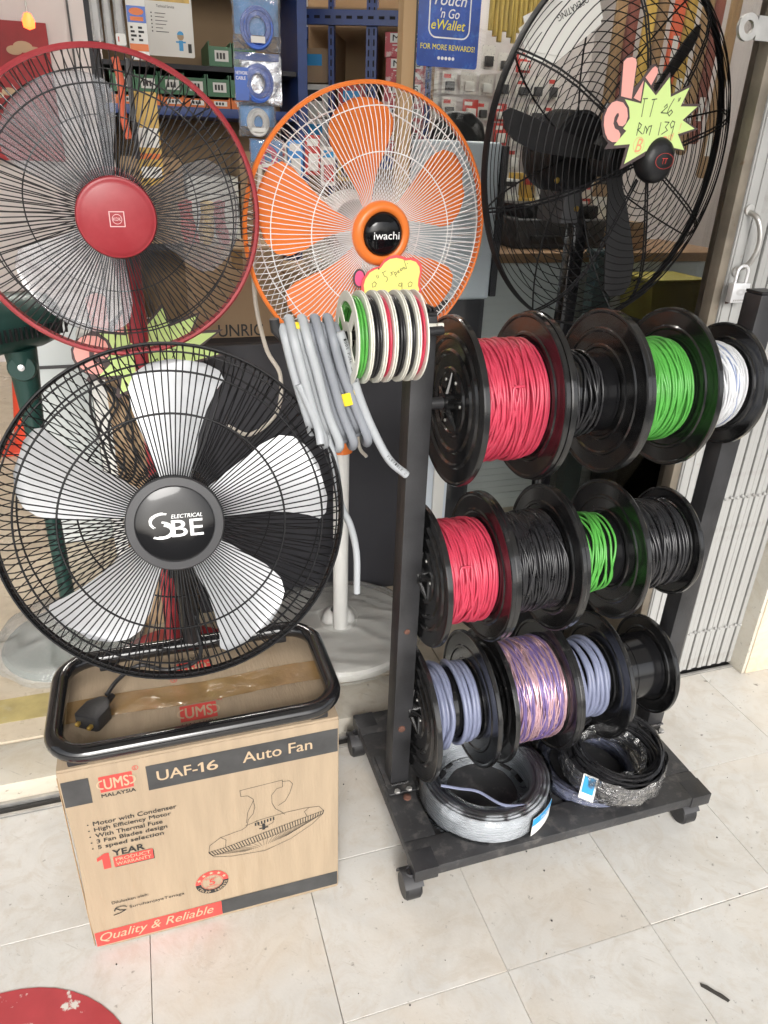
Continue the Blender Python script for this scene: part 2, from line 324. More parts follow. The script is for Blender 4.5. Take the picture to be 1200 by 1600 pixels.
        if smooth:
            me.polygons.foreach_set('use_smooth', [True] * len(me.polygons)); me.set_sharp_from_angle(angle=math.radians(ang))
        o = bpy.data.objects.new(name, me); COL.objects.link(o)
        if parent is not None: o.parent = parent; LOC[o.name] = base
        else: o.location = base; LOC[o.name] = base
        if kind: o['kind'] = kind
        return o
class Multi:                             # each call makes a print of its own
    def __init__(s): s.l = []
    def new(s): b = MB(); s.l.append(b); return b
    def __getattr__(s, k):
        def f(*a, **kw): getattr(s.new(), k)(*a, **kw); return s
        return f
    def build(s, name, m, parent, **kw):
        for b in s.l: b.build(name, m, parent, **kw)
_tx = {}
def text_mesh(body, shear, bold):
    k = (body, shear, bold)
    if k not in _tx:
        cu = bpy.data.curves.new('t', 'FONT'); cu.body = body; cu.shear = shear; cu.offset = bold; cu.resolution_u = 3; cu.fill_mode = 'FRONT'
        ob = bpy.data.objects.new('t', cu); COL.objects.link(ob); dg = bpy.context.evaluated_depsgraph_get(); dg.update(); ev = ob.evaluated_get(dg); me = ev.to_mesh()
        _tx[k] = ([tuple(v.co) for v in me.vertices], [tuple(p.vertices) for p in me.polygons]); ev.to_mesh_clear()
        bpy.data.objects.remove(ob); bpy.data.curves.remove(cu)
    return _tx[k]
def tag(o, label, cat, group=None):
    o['label'] = label; o['category'] = cat
    if group: o['group'] = group
    return o
def thing(name, label, cat, loc, group=None):
    o = bpy.data.objects.new(name, None); o.empty_display_size = .05; COL.objects.link(o); o.location = loc; LOC[o.name] = Vector(loc); return tag(o, label, cat, group)
def arc(a0, a1, n): return [a0 + (a1 - a0) * i / n for i in range(n + 1)]
def smoothpath(pts, k=8):                 # Catmull-Rom
    P = [Vector(p) for p in pts]; P = [P[0] * 2 - P[1]] + P + [P[-1] * 2 - P[-2]]; out = []
    for i in range(1, len(P) - 2):
        for j in range(k):
            t = j / k; a, b, c, d = P[i - 1], P[i], P[i + 1], P[i + 2]
            out.append(.5 * ((2 * b) + (c - a) * t + (2 * a - 5 * b + 4 * c - d) * t * t + (3 * b - a - 3 * c + d) * t ** 3))
    return out + [P[-2]]

# ================================================================== SETTING
g = MB().box(-150, 150, -150, 150, -.30, -.06).build('ground', 'asphalt'); g['kind'] = 'structure'
pv = MB().box(-2.6, 3.2, -1.0, 1.427, -.058, -.012).build('pavement', 'grout'); pv['kind'] = 'structure'
def tile_mesh(sx, sy, h):
    bm = bmesh.new(); bmesh.ops.create_cube(bm, size=1.0)
    for v in bm.verts: v.co = Vector((v.co.x * sx, v.co.y * sy, v.co.z * h))
    bmesh.ops.bevel(bm, geom=[e for e in bm.edges if all(v.co.z > 0 for v in e.verts)], offset=.0008, segments=1, affect='EDGES')
    me = bpy.data.meshes.new('tile'); bm.to_mesh(me); bm.free(); return me
T = .338
tm = tile_mesh(T - .0010, T - .0010, .012); tm.materials.append(M['marble'])
for i in range(-9, 8):
    for j in range(-5, 2):
        o = bpy.data.objects.new('tile', tm); COL.objects.link(o); o.parent = pv
        y = .752 + (j + .5) * T
        o.location = (.548 + (i + .5) * T + R_.uniform(-.0005, .0005), y + R_.uniform(-.0005, .0005), -.0062 + R_.uniform(-.0006, .0003))
# gate track and the step
tk = thing('gate_track', 'grey metal floor track of the folding gate along the step', 'gate track', (0, 1.42, -.06))
MB().box(-2.6, 1.9, 1.428, 1.436, -.058, .004).box(-2.6, 1.9, 1.466, 1.474, -.058, .004).box(-2.6, 1.9, 1.436, 1.466, -.058, -.02).build('channel', 'steel', tk)
MB().box(-2.6, 1.9, 1.4425, 1.4595, -.02, -.004).build('guide', 'matblack', tk)
stp = MB().box(-2.6, 3.2, 1.476, 1.62, -.058, .056).build('step', 'step', bevel=.004); stp['kind'] = 'structure'
sf = MB().box(-2.6, 3.2, 1.622, 5.6, -.058, .046).build('shop_floor', 'grout'); sf['kind'] = 'structure'
T2 = .5; tm2 = tile_mesh(T2 - .003, T2 - .003, .012); tm2.materials.append(M['shoptile'])
for i in range(-5, 7):
    for j in range(8):
        o = bpy.data.objects.new('tile', tm2); COL.objects.link(o); o.parent = sf; o.location = (-.15 + (i + .5) * T2 - .1, 1.624 + (j + .5) * T2 - .0, .053)
# building shell
bd = thing('shop_building', 'pale painted shop unit with ceiling over the walkway and the shop', 'building', (0, 5.6, 0))
MB().box(-2.7, 3.3, 5.6, 5.75, -.05, 3.2).build('back_wall', 'wallgrey', bd)
MB().box(-2.85, -2.7, 1.5, 5.75, -.05, 3.2).build('side_wall', 'wallgrey', bd)
MB().box(3.15, 3.3, 1.62, 5.6, -.05, 3.2).build('side_wall', 'wallgrey', bd)
MB().box(-3.2, 4.2, -2.0, 5.75, 3.202, 3.4).build('ceiling', 'ceil', bd)
for x in (-.25, .25):
    MB().box(x - .006, x + .006, 5.585, 5.599, .05, 3.19).build('wall_joint', 'darkgrey', bd)
# right-hand marble pillar
pl = thing('pillar', 'beige veined marble-clad pillar at the right edge beside the folding gate', 'pillar', (1.95, 1.6, 0))
for k in range(4):
    MB().box(1.705, 2.3, 1.385, 1.405, .001 + k * .8, .001 + k * .8 + .797).build('slab', 'pillar', pl, bevel=.002)
    MB().box(1.692, 1.7045, 1.388, 1.62, .001 + k * .8, .001 + k * .8 + .797).build('slab', 'step', pl, bevel=.002)
MB().box(1.71, 2.29, 1.406, 1.9, .0, 3.2).build('core', 'step', pl)
# floor marks
dk = thing('floor_sticker', 'worn round red floor sticker cropped at the bottom left corner', 'floor sticker', (-.36, .745, 0))
DF = face_z(-.40, .735, 0)
MB().disc(DF, 0, 0, .255, .0008, 48, r2=.19).disc(DF, 0, 0, .12, .0008, 32).build('red_print', 'decal', dk)
MB().disc(DF, 0, 0, .19, .0008, 48, r2=.12).build('white_print', 'decalw', dk)
tag(MB().prism([(0, 0), (10, -8), (18, -20), (27, -30), (34, -44), (28, -46), (20, -36), (8, -20), (-3, -6)], face_z(.905, .62, 0), .0, .0012, .001).build('smear', 'speck', loc=(.92, .6, 0)), 'short black smear on the white tiles at lower right', 'smear')
tag(MB().box(-2.4, -.33, 1.70, 1.80, .0592, .0598).build('painted_line', 'yelline', loc=(-.9, 1.75, .059)), 'worn mustard yellow line painted on the shop floor at left', 'painted line')
gr = MB()
for k in range(85):
    x, y = R_.uniform(-.7, 1.9), R_.uniform(.45, 1.4); r = R_.uniform(.0006, .0022)
    if R_.random() < .25: y = .752 + R_.uniform(-.02, .02)
    gr.lathe([(r, 0), (r * .8, r * .7), (.0001, r * .8)], face_z(x, y, .0), 5)
o = gr.build('floor_grit', 'speck', kind='stuff'); o['label'] = 'scattered dark grit and specks on the pale tiles'; o['category'] = 'grit'

# ================================================================== folding gate (right)
gt = thing('folding_gate', 'grey white collapsible steel gate folded against the marble pillar', 'gate', (1.55, 1.45, 0))
GZ = 2.75
sm = None
for k in range(17):
    x = 1.368 + k * .0192
    yo = .004 * (k % 2) + R_.uniform(-.0015, .0015)
    if sm is None:
        b = MB(); b.box(1.368, 1.3845, 1.438, 1.4405, .012, GZ).box(1.368, 1.3705, 1.4407, 1.462, .012, GZ).box(1.382, 1.3845, 1.4407, 1.462, .012, GZ)
        o = b.build('slat', 'gate', gt, bevel=.0012, seg=1); sm = o.data; o.location.y = yo
    else:
        o = bpy.data.objects.new('slat', sm); COL.objects.link(o); o.parent = gt; o.location = (k * .0192, yo, 0)
for zz in (.16, .62, 1.08, 1.54, 2.0, 2.46):
    rv = MB()
    for k in range(17):
        x = 1.376 + k * .0192; rv.lathe([(.0052, 0), (.0048, .0035), (.003, .0052), (.0001, .0056)], Fr((x, 1.4385, zz + .002 * (k % 2)), (1, 0, 0), (0, 0, 1)), 10)
    rv.build('rivet_row', 'gate', gt, smooth=True, kind='stuff')
    lb = MB()
    for k in range(0, 16):
        x = 1.376 + k * .0192; dzz = .012 if k % 2 else -.012
        lb.tube([(x, 1.452, zz + dzz), (x + .0192, 1.452, zz - dzz)], .003, 4)
    lb.build('lattice_bar', 'gate', gt)
lp = MB().box(1.312, 1.3655, 1.432, 1.468, .012, GZ).build('leading_post', 'rusty', gt, bevel=.003)
MB().box(1.316, 1.334, 1.4285, 1.4318, .012, GZ).box(1.344, 1.362, 1.4285, 1.4318, .012, GZ).build('post_rib', 'rusty', gt, bevel=.001, seg=1)
MB().box(1.288, 1.3115, 1.436, 1.47, .012, GZ).build('bronze_channel', 'brownmet', gt, bevel=.002)
# pull handle on the leading post
hp = smoothpath([(1.326, 1.427, 1.362), (1.330, 1.402, 1.352), (1.340, 1.392, 1.32), (1.343, 1.392, 1.285), (1.338, 1.402, 1.255), (1.330, 1.427, 1.238)], 6)
MB().tube(hp, .0062, 10).lathe([(.012, 0), (.012, .004), (.0001, .005)], Fr((1.326, 1.428, 1.367), (1, 0, 0), (0, 0, 1)), 14).lathe([(.012, 0), (.012, .004), (.0001, .005)], Fr((1.330, 1.428, 1.234), (1, 0, 0), (0, 0, 1)), 14).build('pull_handle', 'steel', gt, smooth=True)
# lug with a hole, upper
lg = MB()
lgF = face_y(1.213, 1.43, 1.705)
n = 20
outer = [(.024 * math.cos(a), .024 * math.sin(a)) for a in arc(PI * .5, PI * 1.5, 12)] + [(.052, -.024), (.052, .024)]
inner = [(.011 * math.cos(a), .014 * math.sin(a)) for a in arc(0, 2 * PI, 16)[:-1]]
lg.lathe([(.012, 0), (.024, 0), (.024, .008), (.012, .008), (.012, 0)], lgF, 24).box(.0215, .100, -.021, .021, .001, .007, lgF)
lg.build('lock_lug', 'steel', gt, smooth=True)
MB().box(1.348, 1.3525, 1.4275, 1.4283, 1.56, 1.575).box(1.320, 1.330, 1.4275, 1.4283, 1.16, 1.2).build('rust_patch', 'rust', gt)
# padlock
pk = thing('padlock', 'silver padlock hanging from the gate handle', 'padlock', (1.34, 1.41, 1.13))
PF = face_y(1.337, 1.405, 1.168); PF.o = Vector((1.326, 1.402, 1.190))
MB().box(-.024, .024, -.022, .022, -.009, .009, PF).build('body', 'chrome', pk, bevel=.003)
MB().tube([PF.p(-.015, .020, 0)] + [PF.p(.015 * math.cos(a), .045 + .015 * math.sin(a), 0) for a in arc(PI, 0, 10)] + [PF.p(.015, .020, 0)], .0038, 10).build('shackle', 'chrome', pk, smooth=True)
mk = MB()
for k in range(5): mk.disc(PF, 0, .002, .006 + k * .0018, .0097, 20, r2=.0055 + k * .0018, ry=.55)
for k in range(6): mk.rect(PF, -.017 + k * .006, -.018, -.0135 + k * .006, -.0145, .0097)
mk.build('engraving', 'steel', pk)

# ================================================================== shop window
wn = thing('shop_window', 'fixed shop window pane in a tan timber frame behind the spool rack', 'window', (1.5, 2.15, .06))
MB().box(.722, .757, 2.13, 2.175, .06, 2.9).build('jamb', 'tanwood', wn, bevel=.002)
MB().box(3.0, 3.04, 2.13, 2.175, .06, 2.9).build('jamb', 'tanwood', wn, bevel=.002)
MB().box(.7572, 2.9995, 2.13, 2.175, 2.86, 2.9).build('head', 'tanwood', wn, bevel=.002)
MB().box(.7572, 2.9995, 2.13, 2.175, .06, .085).build('sill', 'brownmet', wn, bevel=.002)
MB().box(.759, 2.998, 2.149, 2.155, .087, 2.858).build('pane', 'glass', wn)
MB().box(1.86, 1.90, 2.125, 2.148, .087, 2.858).build('mullion', 'brownmet', wn, bevel=.002)
MB().box(.7575, .765, 2.140, 2.1485, .087, 2.858).build('black_seal', 'matblack', wn)
st = thing('window_sticker', 'blue payment sticker with white and yellow lettering on the glass', 'sticker', (.855, 2.147, 1.66))
SF = face_y(.768, 2.1465, 1.672)      # 0.178 wide, 0.16 + tall
def rrect(x0, y0, x1, y1, r, k=5):
    out = []
    for cx, cy, a in ((x1 - r, y1 - r, 0), (x0 + r, y1 - r, PI / 2), (x0 + r, y0 + r, PI), (x1 - r, y0 + r, 1.5 * PI)):
        out += [(cx + r * math.cos(a + PI / 2 * i / k), cy + r * math.sin(a + PI / 2 * i / k)) for i in range(k + 1)]
    return out
MB().prism(rrect(0, 0, .178, .21, .008), SF, .0, .0006).build('sheet', 'stickerblue', st)
ring = MB(); q1 = rrect(.030, .066, .150, .185, .022); q2 = rrect(.0335, .0695, .1465, .1815, .019)
for i in range(len(q1)):
    j = (i + 1) % len(q1); ring.add([SF.p(*q1[i], .0009), SF.p(*q1[j], .0009), SF.p(*q2[j], .0009), SF.p(*q2[i], .0009)], [(0, 1, 2, 3)])
ring.text("Touch", SF, .041, .140, .095, .026, .001, .25, .02).text("'n Go", SF, .062, .112, .055, .022, .001, .25, .02)
for k in range(5): ring.disc(SF, .064 + k * .0105, .021, .0042, .001, 16)
ring.build('white_print', 'sign_white', st)
MB().text('eWallet', SF, .038, .086, .098, .022, .0011, .25, .02).text('FOR MORE REWARDS!', SF, .010, .040, .158, .0125, .0011, 0, .012).build('yellow_print', 'yel', st)

# ================================================================== cardboard box
bx = thing('fan_carton', 'tall brown cardboard fan carton with red and black print under the black fan', 'carton', (.018, 1.168, 0))
X0, X1, Y0, Y1, ZT = -.232, .270, 1.026, 1.312, .488
cbm = bmesh.new(); bmesh.ops.create_cube(cbm, size=1.0)
for v in cbm.verts: v.co = Vector(((X0 + X1) / 2 + v.co.x * (X1 - X0), (Y0 + Y1) / 2 + v.co.y * (Y1 - Y0), ZT / 2 - .003 + v.co.z * (ZT - .008)))
bmesh.ops.bevel(cbm, geom=list(cbm.edges), offset=.004, segments=2, affect='EDGES', profile=.5)
bmesh.ops.subdivide_edges(cbm, edges=[e for e in cbm.edges if e.calc_length() > .1], cuts=14, use_grid_fill=True)
for v in cbm.verts:
    x, y, z = v.co; d = .5 + .25 * math.sin(9 * x + 7 * z + 1) + .25 * math.sin(21 * x - 13 * z + 5 * y + 2); ed = min(1, min(x - X0, X1 - x) / .03 + .1, ) 
    if y < Y0 + .002: v.co.y += .0011 * d * max(0, ed)
    if x < X0 + .006: v.co.x += .004 * (.5 + .5 * math.sin(17 * z + 9 * y)) * (1 if .02 < z < .47 else .2)
    if z < .02 and x < X0 + .01: v.co.x += .004; v.co.y += .003
cm = MB(); cbm.verts.index_update(); cm.add([v.co.copy() for v in cbm.verts], [tuple(v.index for v in f.verts) for f in cbm.faces]); cbm.free()
cm.build('body', 'card', bx, smooth=True, ang=30)
for a, b in ((Y0 + .001, 1.1685), (1.1705, Y1 - .001)):
    MB().box(X0 + .001, X1 - .001, a, b, ZT - .0068, ZT - .0005).build('top_flap', 'card', bx, bevel=.0018)
MB().box(X0 - .0008, X0 + .0006, Y0 + .002, Y0 + .006, .012, ZT - .02).build('side_seam', 'cardin', bx)
tp = MB(); zt = ZT + .0004
cols = 30
for i in range(cols + 1):
    x = X0 + .002 + (X1 - X0 - .004) * i / cols
    for j in range(5): tp.v.append(Vector((x, 1.140 + .0155 * j + .004 * math.sin(i * .3), zt + R_.uniform(0, .0009))))
for i in range(cols):
    for j in range(4): tp.f.append((i * 5 + j, (i + 1) * 5 + j, (i + 1) * 5 + j + 1, i * 5 + j + 1))
tp.add([(X0 - .0016, 1.142, ZT - .05), (X0 - .0016, 1.20, ZT - .05), (X0 - .0016, 1.20, zt), (X0 - .0016, 1.142, zt)], [(0, 3, 2, 1)])
tp.build('packing_tape', 'tape', bx, smooth=True)
BF = face_y(X0, Y0, 0)
dkp = Multi(); dkp.rect(BF, .004, .400, .049, .460).rect(BF, .145, .401, .499, .460).rect(BF, .251, .012, .499, .053); dkp.build('printed_bar', 'inkdark', bx)
rd = Multi(); rd.rect(BF, .004, .011, .2508, .052)
def ums(mb_r, mb_t, F, x, y, w_, h_):
    # red block with the pale letters and the small ring
    mb_r.rect(F, x, y, x + w_, y + h_)
    mb_t = mb_t.new(); mb_t.text('UMS', F, x + w_ * .14, y + h_ * .16, w_ * .74, h_ * .68, .0009, .0, .035)
    mb_t.disc(F, x + w_ * .10, y + h_ * .5, h_ * .30, .0009, 10, r2=h_ * .22, a0=PI * .5, a1=PI * 1.5)
    mb_t.disc(F, x + w_ * .90, y + h_ * .5, h_ * .30, .0009, 10, r2=h_ * .22, a0=-PI * .5, a1=PI * .5)
    rg = mb_r.new(); rg.disc(F, x + w_ * 1.12, y + h_ * 1.16, h_ * .15, .0005, 14, r2=h_ * .12); rg.text('R', F, x + w_ * 1.085, y + h_ * 1.07, w_ * .06, h_ * .18, .0005)
pale = Multi(); blk = Multi(); drw = MB(); bdr = MB(); bdb = MB(); bdp = MB()
ums(rd, pale, BF, .065, .419, .056, .037)
blk.text('MALAYSIA', BF, .065, .4065, .058, .0085, .0005, 0, .05)
pale.text('UAF-', BF, .162, .420, .071, .0235, .0009, 0, .03); pale.prism([(.2395, .420), (.2445, .420), (.2445, .4435), (.2405, .4435), (.2345, .4395), (.2345, .4358), (.2395, .4385)], BF, .0008, .0009); pale.text('6', BF, .250, .420, .020, .0235, .0009, 0, .03); pale.text('Auto Fan', BF, .316, .421, .132, .0255, .0009, 0, .02)
for k, sline in enumerate(('Motor with Condenser', 'High Efficiency Motor', 'With Thermal Fuse', '3 Fan Blades design', '5 speed selection')):
    wl = (.146, .135, .118, .125, .117)[k]
    blk.text(sline, BF, .042, .3425 - .0155 * k - (.002 if k in (1, 3, 4) else 0), wl, .0125 if k in (1, 3, 4) else .0105, .0005, 0, .03); drw.disc(BF, .033, .3475 - .0155 * k, .0016, .0005, 8)
rd.prism([(.045, .2255), (.058, .2255), (.058, .2665), (.050, .2665), (.036, .2575), (.036, .2490), (.045, .2535)], BF, .0004, .0005)
blk.text('YEAR', BF, .065, .2545, .056, .0155, .0005, 0, .06)
rd.rect(BF, .064, .2255, .135, .2515, .0006); blk.rect(BF, .0655, .2235, .1365, .2495, .0003)
pale.text('PRODUCT', BF, .068, .2405, .063, .0085, .0009, 0, .015).text('WARRANTY', BF, .068, .2285, .063, .0085, .0009, 0, .015)
blk.text('Diluluskan oleh:', BF, .046, .1235, .068, .0078, .0005, 0, .006)
blk.text('SuruhanjayaTenaga', BF, .076, .0985, .105, .0098, .0005)
for k in range(3): drw.disc(BF, .060, .104 + .002 * k, .013 - .001 * k, .0005 + .0001 * k, 14, r2=.0118 - .001 * k, a0=.3, a1=PI * 1.15, ry=.55)
drw.stroke([(.052, .108), (.058, .102), (.068, .099), (.058, .094), (.046, .092)], BF, .0022)
pale.text('Quality & Reliable', BF, .012, .0165, .222, .031, .0009, .35, .006)
# efficiency badge
ec = (.237, .1165)
bdr.disc(BF, *ec, .0325, .0006, 30, r2=.022, a0=0, a1=PI); bdb.disc(BF, *ec, .0325, .0006, 30, r2=.022, a0=PI, a1=2 * PI)
bdr.disc(BF, *ec, .0205, .0006, 30, r2=.0198).text('5', BF, ec[0] - .006, ec[1] - .008, .012, .016, .0006)
for k in range(5):
    a = PI * (.14 + .18 * k); pts = []
    for j in range(10):
        rr = .0048 if j % 2 == 0 else .0021; t_ = PI / 2 + j * PI / 5; pts.append((ec[0] + .0272 * math.cos(a) + rr * math.cos(t_), ec[1] + .0272 * math.sin(a) + rr * math.sin(t_)))
    bdp.add([BF.p(*p, .0009) for p in pts], [tuple(range(10))])
for k, ch in enumerate('Cekap Tenaga'):
    if ch == ' ': continue
    a = PI * 1.10 + PI * .80 * k / 11; bdp.text(ch, BF, ec[0] + .0305 * math.cos(a), ec[1] + .0305 * math.sin(a), .0042, .006, .0009, 0, .02, a + PI / 2 )
bdr.text('MOST ENERGY', BF, ec[0] - .013, ec[1] + .0095, .026, .003, .0006).text('EFFICIENT', BF, ec[0] - .012, ec[1] - .0135, .024, .003, .0006)
# line drawing of the ceiling fan
ln = []
ln.append([(.306, .352), (.388, .356), (.388, .338), (.376, .336), (.366, .322), (.366, .300), (.372, .283), (.384, .270), (.390, .262)])
ln.append([(.306, .352), (.307, .336), (.320, .334), (.330, .322), (.332, .300), (.328, .283), (.318, .270), (.314, .252)])
ln.append([(.388, .352), (.402, .350), (.408, .340), (.402, .318), (.392, .298), (.378, .290)])
ln.append([(.312, .254), (.340, .262), (.366, .264), (.391, .266)]); ln.append([(.314, .262), (.318, .290), (.330, .318)])
ln.append([(.237, .204), (.240, .222), (.262, .238), (.305, .246), (.314, .252)]); ln.append([(.391, .266), (.430, .266), (.460, .262), (.470, .247)])
ln.append([(.237, .204), (.275, .208), (.350, .224), (.420, .238), (.470, .247)]); ln.append([(.270, .208), (.272, .228), (.262, .238)]); ln.append([(.435, .242), (.430, .256), (.440, .265)])
ln.append([(.237, .202), (.246, .188), (.280, .178), (.347, .171), (.400, .188), (.445, .215), (.468, .238), (.470, .247)])
ln.append([(.244, .192), (.300, .196), (.370, .210), (.440, .228), (.467, .238)]); ln.append([(.334, .262), (.336, .248), (.352, .240), (.366, .246), (.368, .262)])
for l in ln: drw.stroke(l, BF, .0009, .0005)
def lerp2(pl_, t):
    d = [0]
    for (a, b), (c, e) in zip(pl_, pl_[1:]): d.append(d[-1] + math.hypot(c - a, e - b))
    t *= d[-1]
    for i in range(len(d) - 1):
        if t <= d[i + 1] + 1e-9:
            u = (t - d[i]) / (d[i + 1] - d[i]); return (pl_[i][0] + (pl_[i + 1][0] - pl_[i][0]) * u, pl_[i][1] + (pl_[i + 1][1] - pl_[i][1]) * u)
for k in range(44):
    a = lerp2(ln[7], k / 43); b = lerp2(ln[11], k / 43); c = lerp2(ln[10], .08 + .9 * k / 43); drw.stroke([a, b], BF, .0016, .0005)
    if k % 2: drw.stroke([b, ((b[0] * .4 + .347 * .6), (b[1] * .4 + .176 * .6))], BF, .0006, .0005)
for k in range(7): drw.rect(BF, .330 + k * .006, .248 + .0008 * k, .333 + k * .006, .256 + .0008 * k, .0006)
drw.rect(BF, .344, .232, .350, .249, .0006); drw.rect(BF, .338, .236, .356, .239, .0007)
# top print
TF = face_z(0, 0, ZT - .0004)
ums(rd, pale, TF, -.019, 1.090, .068, .044); blk.text('MALAYSIA', TF, -.018, 1.0735, .068, .0105, .0006, 0, .012)
TB = Fr((0.032, 2.36, ZT - .0004), (-1, 0, 0), (0, -1, 0)); ums(rd, pale, TB, -.019, 1.092, .068, .044); blk.text('MALAYSIA', TB, -.018, 1.0755, .068, .0105, .0006, 0, .012)
rd.build('red_print', 'inkred', bx); blk.build('black_lettering', 'inkblk', bx); pale.build('pale_lettering', 'inktan', bx)
drw.build('line_drawing', 'inkblk', bx, kind='stuff'); bdr.build('badge_red_print', 'inkred', bx, kind='stuff'); bdb.build('badge_black_print', 'inkblk', bx, kind='stuff'); bdp.build('badge_lettering', 'inktan', bx, kind='stuff')

# ================================================================== fans
def blades(root, F, R, table, angs, z0, pitch, m, th=.0016, name='blade', cup=0.0, cols=9, smooth_rows=5, both=False):
    rows = []
    for (r0, a0, b0), (r1, a1, b1) in zip(table, table[1:]):
        for k in range(smooth_rows):
            t = k / smooth_rows; rows.append((r0 + (r1 - r0) * t, a0 + (a1 - a0) * t, b0 + (b1 - b0) * t))
    rows.append(table[-1])
    for ang in angs:
        mb = MB(); G = []
        for r, a, b in rows:
            row = []
            for c in range(cols):
                t = c / (cols - 1); th_ = math.radians(ang + a + (b - a) * t); off = math.radians(a + (b - a) * t)
                z = z0 + pitch * r * R * off - cup * math.sin(PI * t) * r * R
                row.append((r * R * math.cos(th_), r * R * math.sin(th_), z))
            G.append(row)
        nr = len(G)
        top = [F.p(x, y, z + th / 2) for row in G for x, y, z in row]; bot = [F.p(x, y, z - th / 2) for row in G for x, y, z in row]
        fs = []; o = len(top)
        for i in range(nr - 1):
            for j in range(cols - 1):
                a_, b_, c_, d_ = i * cols + j, (i + 1) * cols + j, (i + 1) * cols + j + 1, i * cols + j + 1
                fs.append((a_, b_, c_, d_)); fs.append((o + a_, o + d_, o + c_, o + b_))
        for i in range(nr - 1):
            for j in (0, cols - 1):
                a_, b_ = i * cols + j, (i + 1) * cols + j; fs.append((a_, o + a_, o + b_, b_))
        for j in range(cols - 1):
            for i in (0, nr - 1):
                a_, b_ = i * cols + j, i * cols + j + 1; fs.append((a_, b_, o + b_, o + a_))
        mb.add(top + bot, fs); mb.build(name, m, root, smooth=True, ang=50)
def spokes(F, prof, n, wr, sides=5, a_off=0.0, jit=0.0, zig=0.0):
    mb = MB()
    for k in range(n):
        a = 2 * PI * k / n + a_off + R_.uniform(-jit, jit); z_ = zig * (1 if k % 2 else -1)
        pts = []
        for r, h, tw in prof:
            t = a + tw + z_ * (r / prof[-1][0]) ** 6
            pts.append(F.p(r * math.cos(t), r * math.sin(t), h))
        mb.tube(pts, wr, sides)
    return mb
def ringwire(mb, F, r, h, wr, n=96, sides=6): mb.tube([F.p(r * math.cos(a), r * math.sin(a), h) for a in arc(0, 2 * PI, n)[:-1]], wr, sides, closed=True); return mb
def band(mb, F, r, h0, h1, t=.003, n=96): mb.lathe([(r - t, h0), (r, h0), (r + .0008, (h0 + h1) / 2), (r, h1), (r - t, h1), (r - t, h0)], F, n); return mb

# ---- black floor fan with silver blades, on the carton
fc = Vector((.012, 1.114, .905)); fn = Vector((-.043, -.963, .266)); F = facing(fc, fn); R = .28
fan = thing('floor_fan', 'black floor fan with five silver blades standing on the fan carton', 'fan', (.02, 1.17, ZT))
b = MB(); band(b, F, R, -.010, .008, .004); ringwire(b, F, R - .001, .012, .0022); ringwire(b, F, R - .001, -.014, .0022); b.build('rim', 'wireblk', fan, smooth=True)
prof = [(.068, .058, 0), (.10, .063, 0), (.16, .066, 0), (.215, .060, 0), (.248, .046, 0), (.268, .026, .0), (.2775, .008, .0)]
spokes(F, prof, 136, .00112, zig=.007).build('front_grille', 'wireblk', fan, smooth=True, kind='stuff')
g_ = MB(); ringwire(g_, F, .172, .0645, .0017); ringwire(g_, F, .236, .0505, .0017); ringwire(g_, F, .2655, .0275, .0015); g_.build('grille_ring', 'wireblk', fan, smooth=True)
prof = [(.05, -.095, 0), (.12, -.092, .05), (.19, -.080, .11), (.24, -.058, .15), (.268, -.030, .18), (.278, -.010, .19)]
spokes(F, prof, 100, .0011, sides=4).build('rear_grille', 'wireblk', fan, smooth=True, kind='stuff')
g_ = MB(); ringwire(g_, F, .165, -.086, .0016); ringwire(g_, F, .25, -.05, .0016); g_.build('grille_ring', 'wireblk', fan, smooth=True)
blades(fan, F, R, [(.24, -21, 22), (.5, -16, 21), (.65, -16.5, 21), (.78, -18, 19), (.85, -19.5, 15), (.89, -17, 9), (.91, -11, 1)], (86, 14, -58, -130, 158), -.015, -.38, 'silver', cup=.05)
MB().lathe([(.0001, .045), (.060, .045), (.0603, .066), (.0615, .0675), (.0735, .0655), (.0758, .062), (.0762, .052), (.070, .048)], F, 48).build('hub_cap', 'darkgrey', fan, smooth=True)
bd_ = MB().lathe([(.0602, .0655), (.058, .0662), (.035, .0676), (.0001, .068)], F, 40).build('badge', 'badge', fan, smooth=True, ang=60)
LF = facing(fc + fn.normalized() * .0684, fn); LF.u = LF.u * 1.28; LF.v = LF.v * 1.28
wl = MB()
wl.text('BE', LF, -.0045, -.0155, .037, .0205, .0006, 0, .03).text('ELECTRICAL', LF, -.004, .0075, .037, .0048, .0003, .2, .02)
for k in range(4): wl.disc(LF, -.013, .004, .0175 - .0022 * k, .0005, 16, r2=.0163 - .0022 * k, a0=PI * .42, a1=PI * 1.25, ry=.62) if k < 2 else wl.disc(LF, -.0165, -.0075, .0160 - .0035 * (k - 2), .0005, 16, r2=.0135 - .0035 * (k - 2), a0=-PI * .62, a1=PI * .42, ry=.62)
wl.disc(LF, -.018, -.006, .016, .0004, 20, r2=.0125, a0=-PI * .7, a1=PI * .45, ry=.7).disc(LF, -.013, .0055, .0175, .0004, 20, r2=.0150, a0=PI * .5, a1=PI * 1.2, ry=.6)
wl.build('lettering', 'sign_white', fan)
Fb = Fr(F.o, F.u, F.v)
MB().lathe([(.0001, .018), (.035, .018), (.042, .008), (.042, -.012), (.0001, -.012)], F, 28).build('blade_hub', 'steel', fan, smooth=True)
MB().lathe([(.05, -.085), (.062, -.095), (.066, -.13), (.064, -.17), (.05, -.195), (.0001, -.20)], F, 30).lathe([(.0001, -.05), (.012, -.05), (.012, -.09)], F, 12).build('motor_housing', 'matblack', fan, smooth=True)
neck0 = F.p(0, -.055, -.14)
MB().tube([neck0, (neck0.x, neck0.y + .02, neck0.z - .07), (.02, 1.285, .62), (.02, 1.292, .53)], [.026, .022, .019, .019], 14).box(-.012, .052, 1.262, 1.318, .700, .760).build('neck', 'matblack', fan, smooth=True)
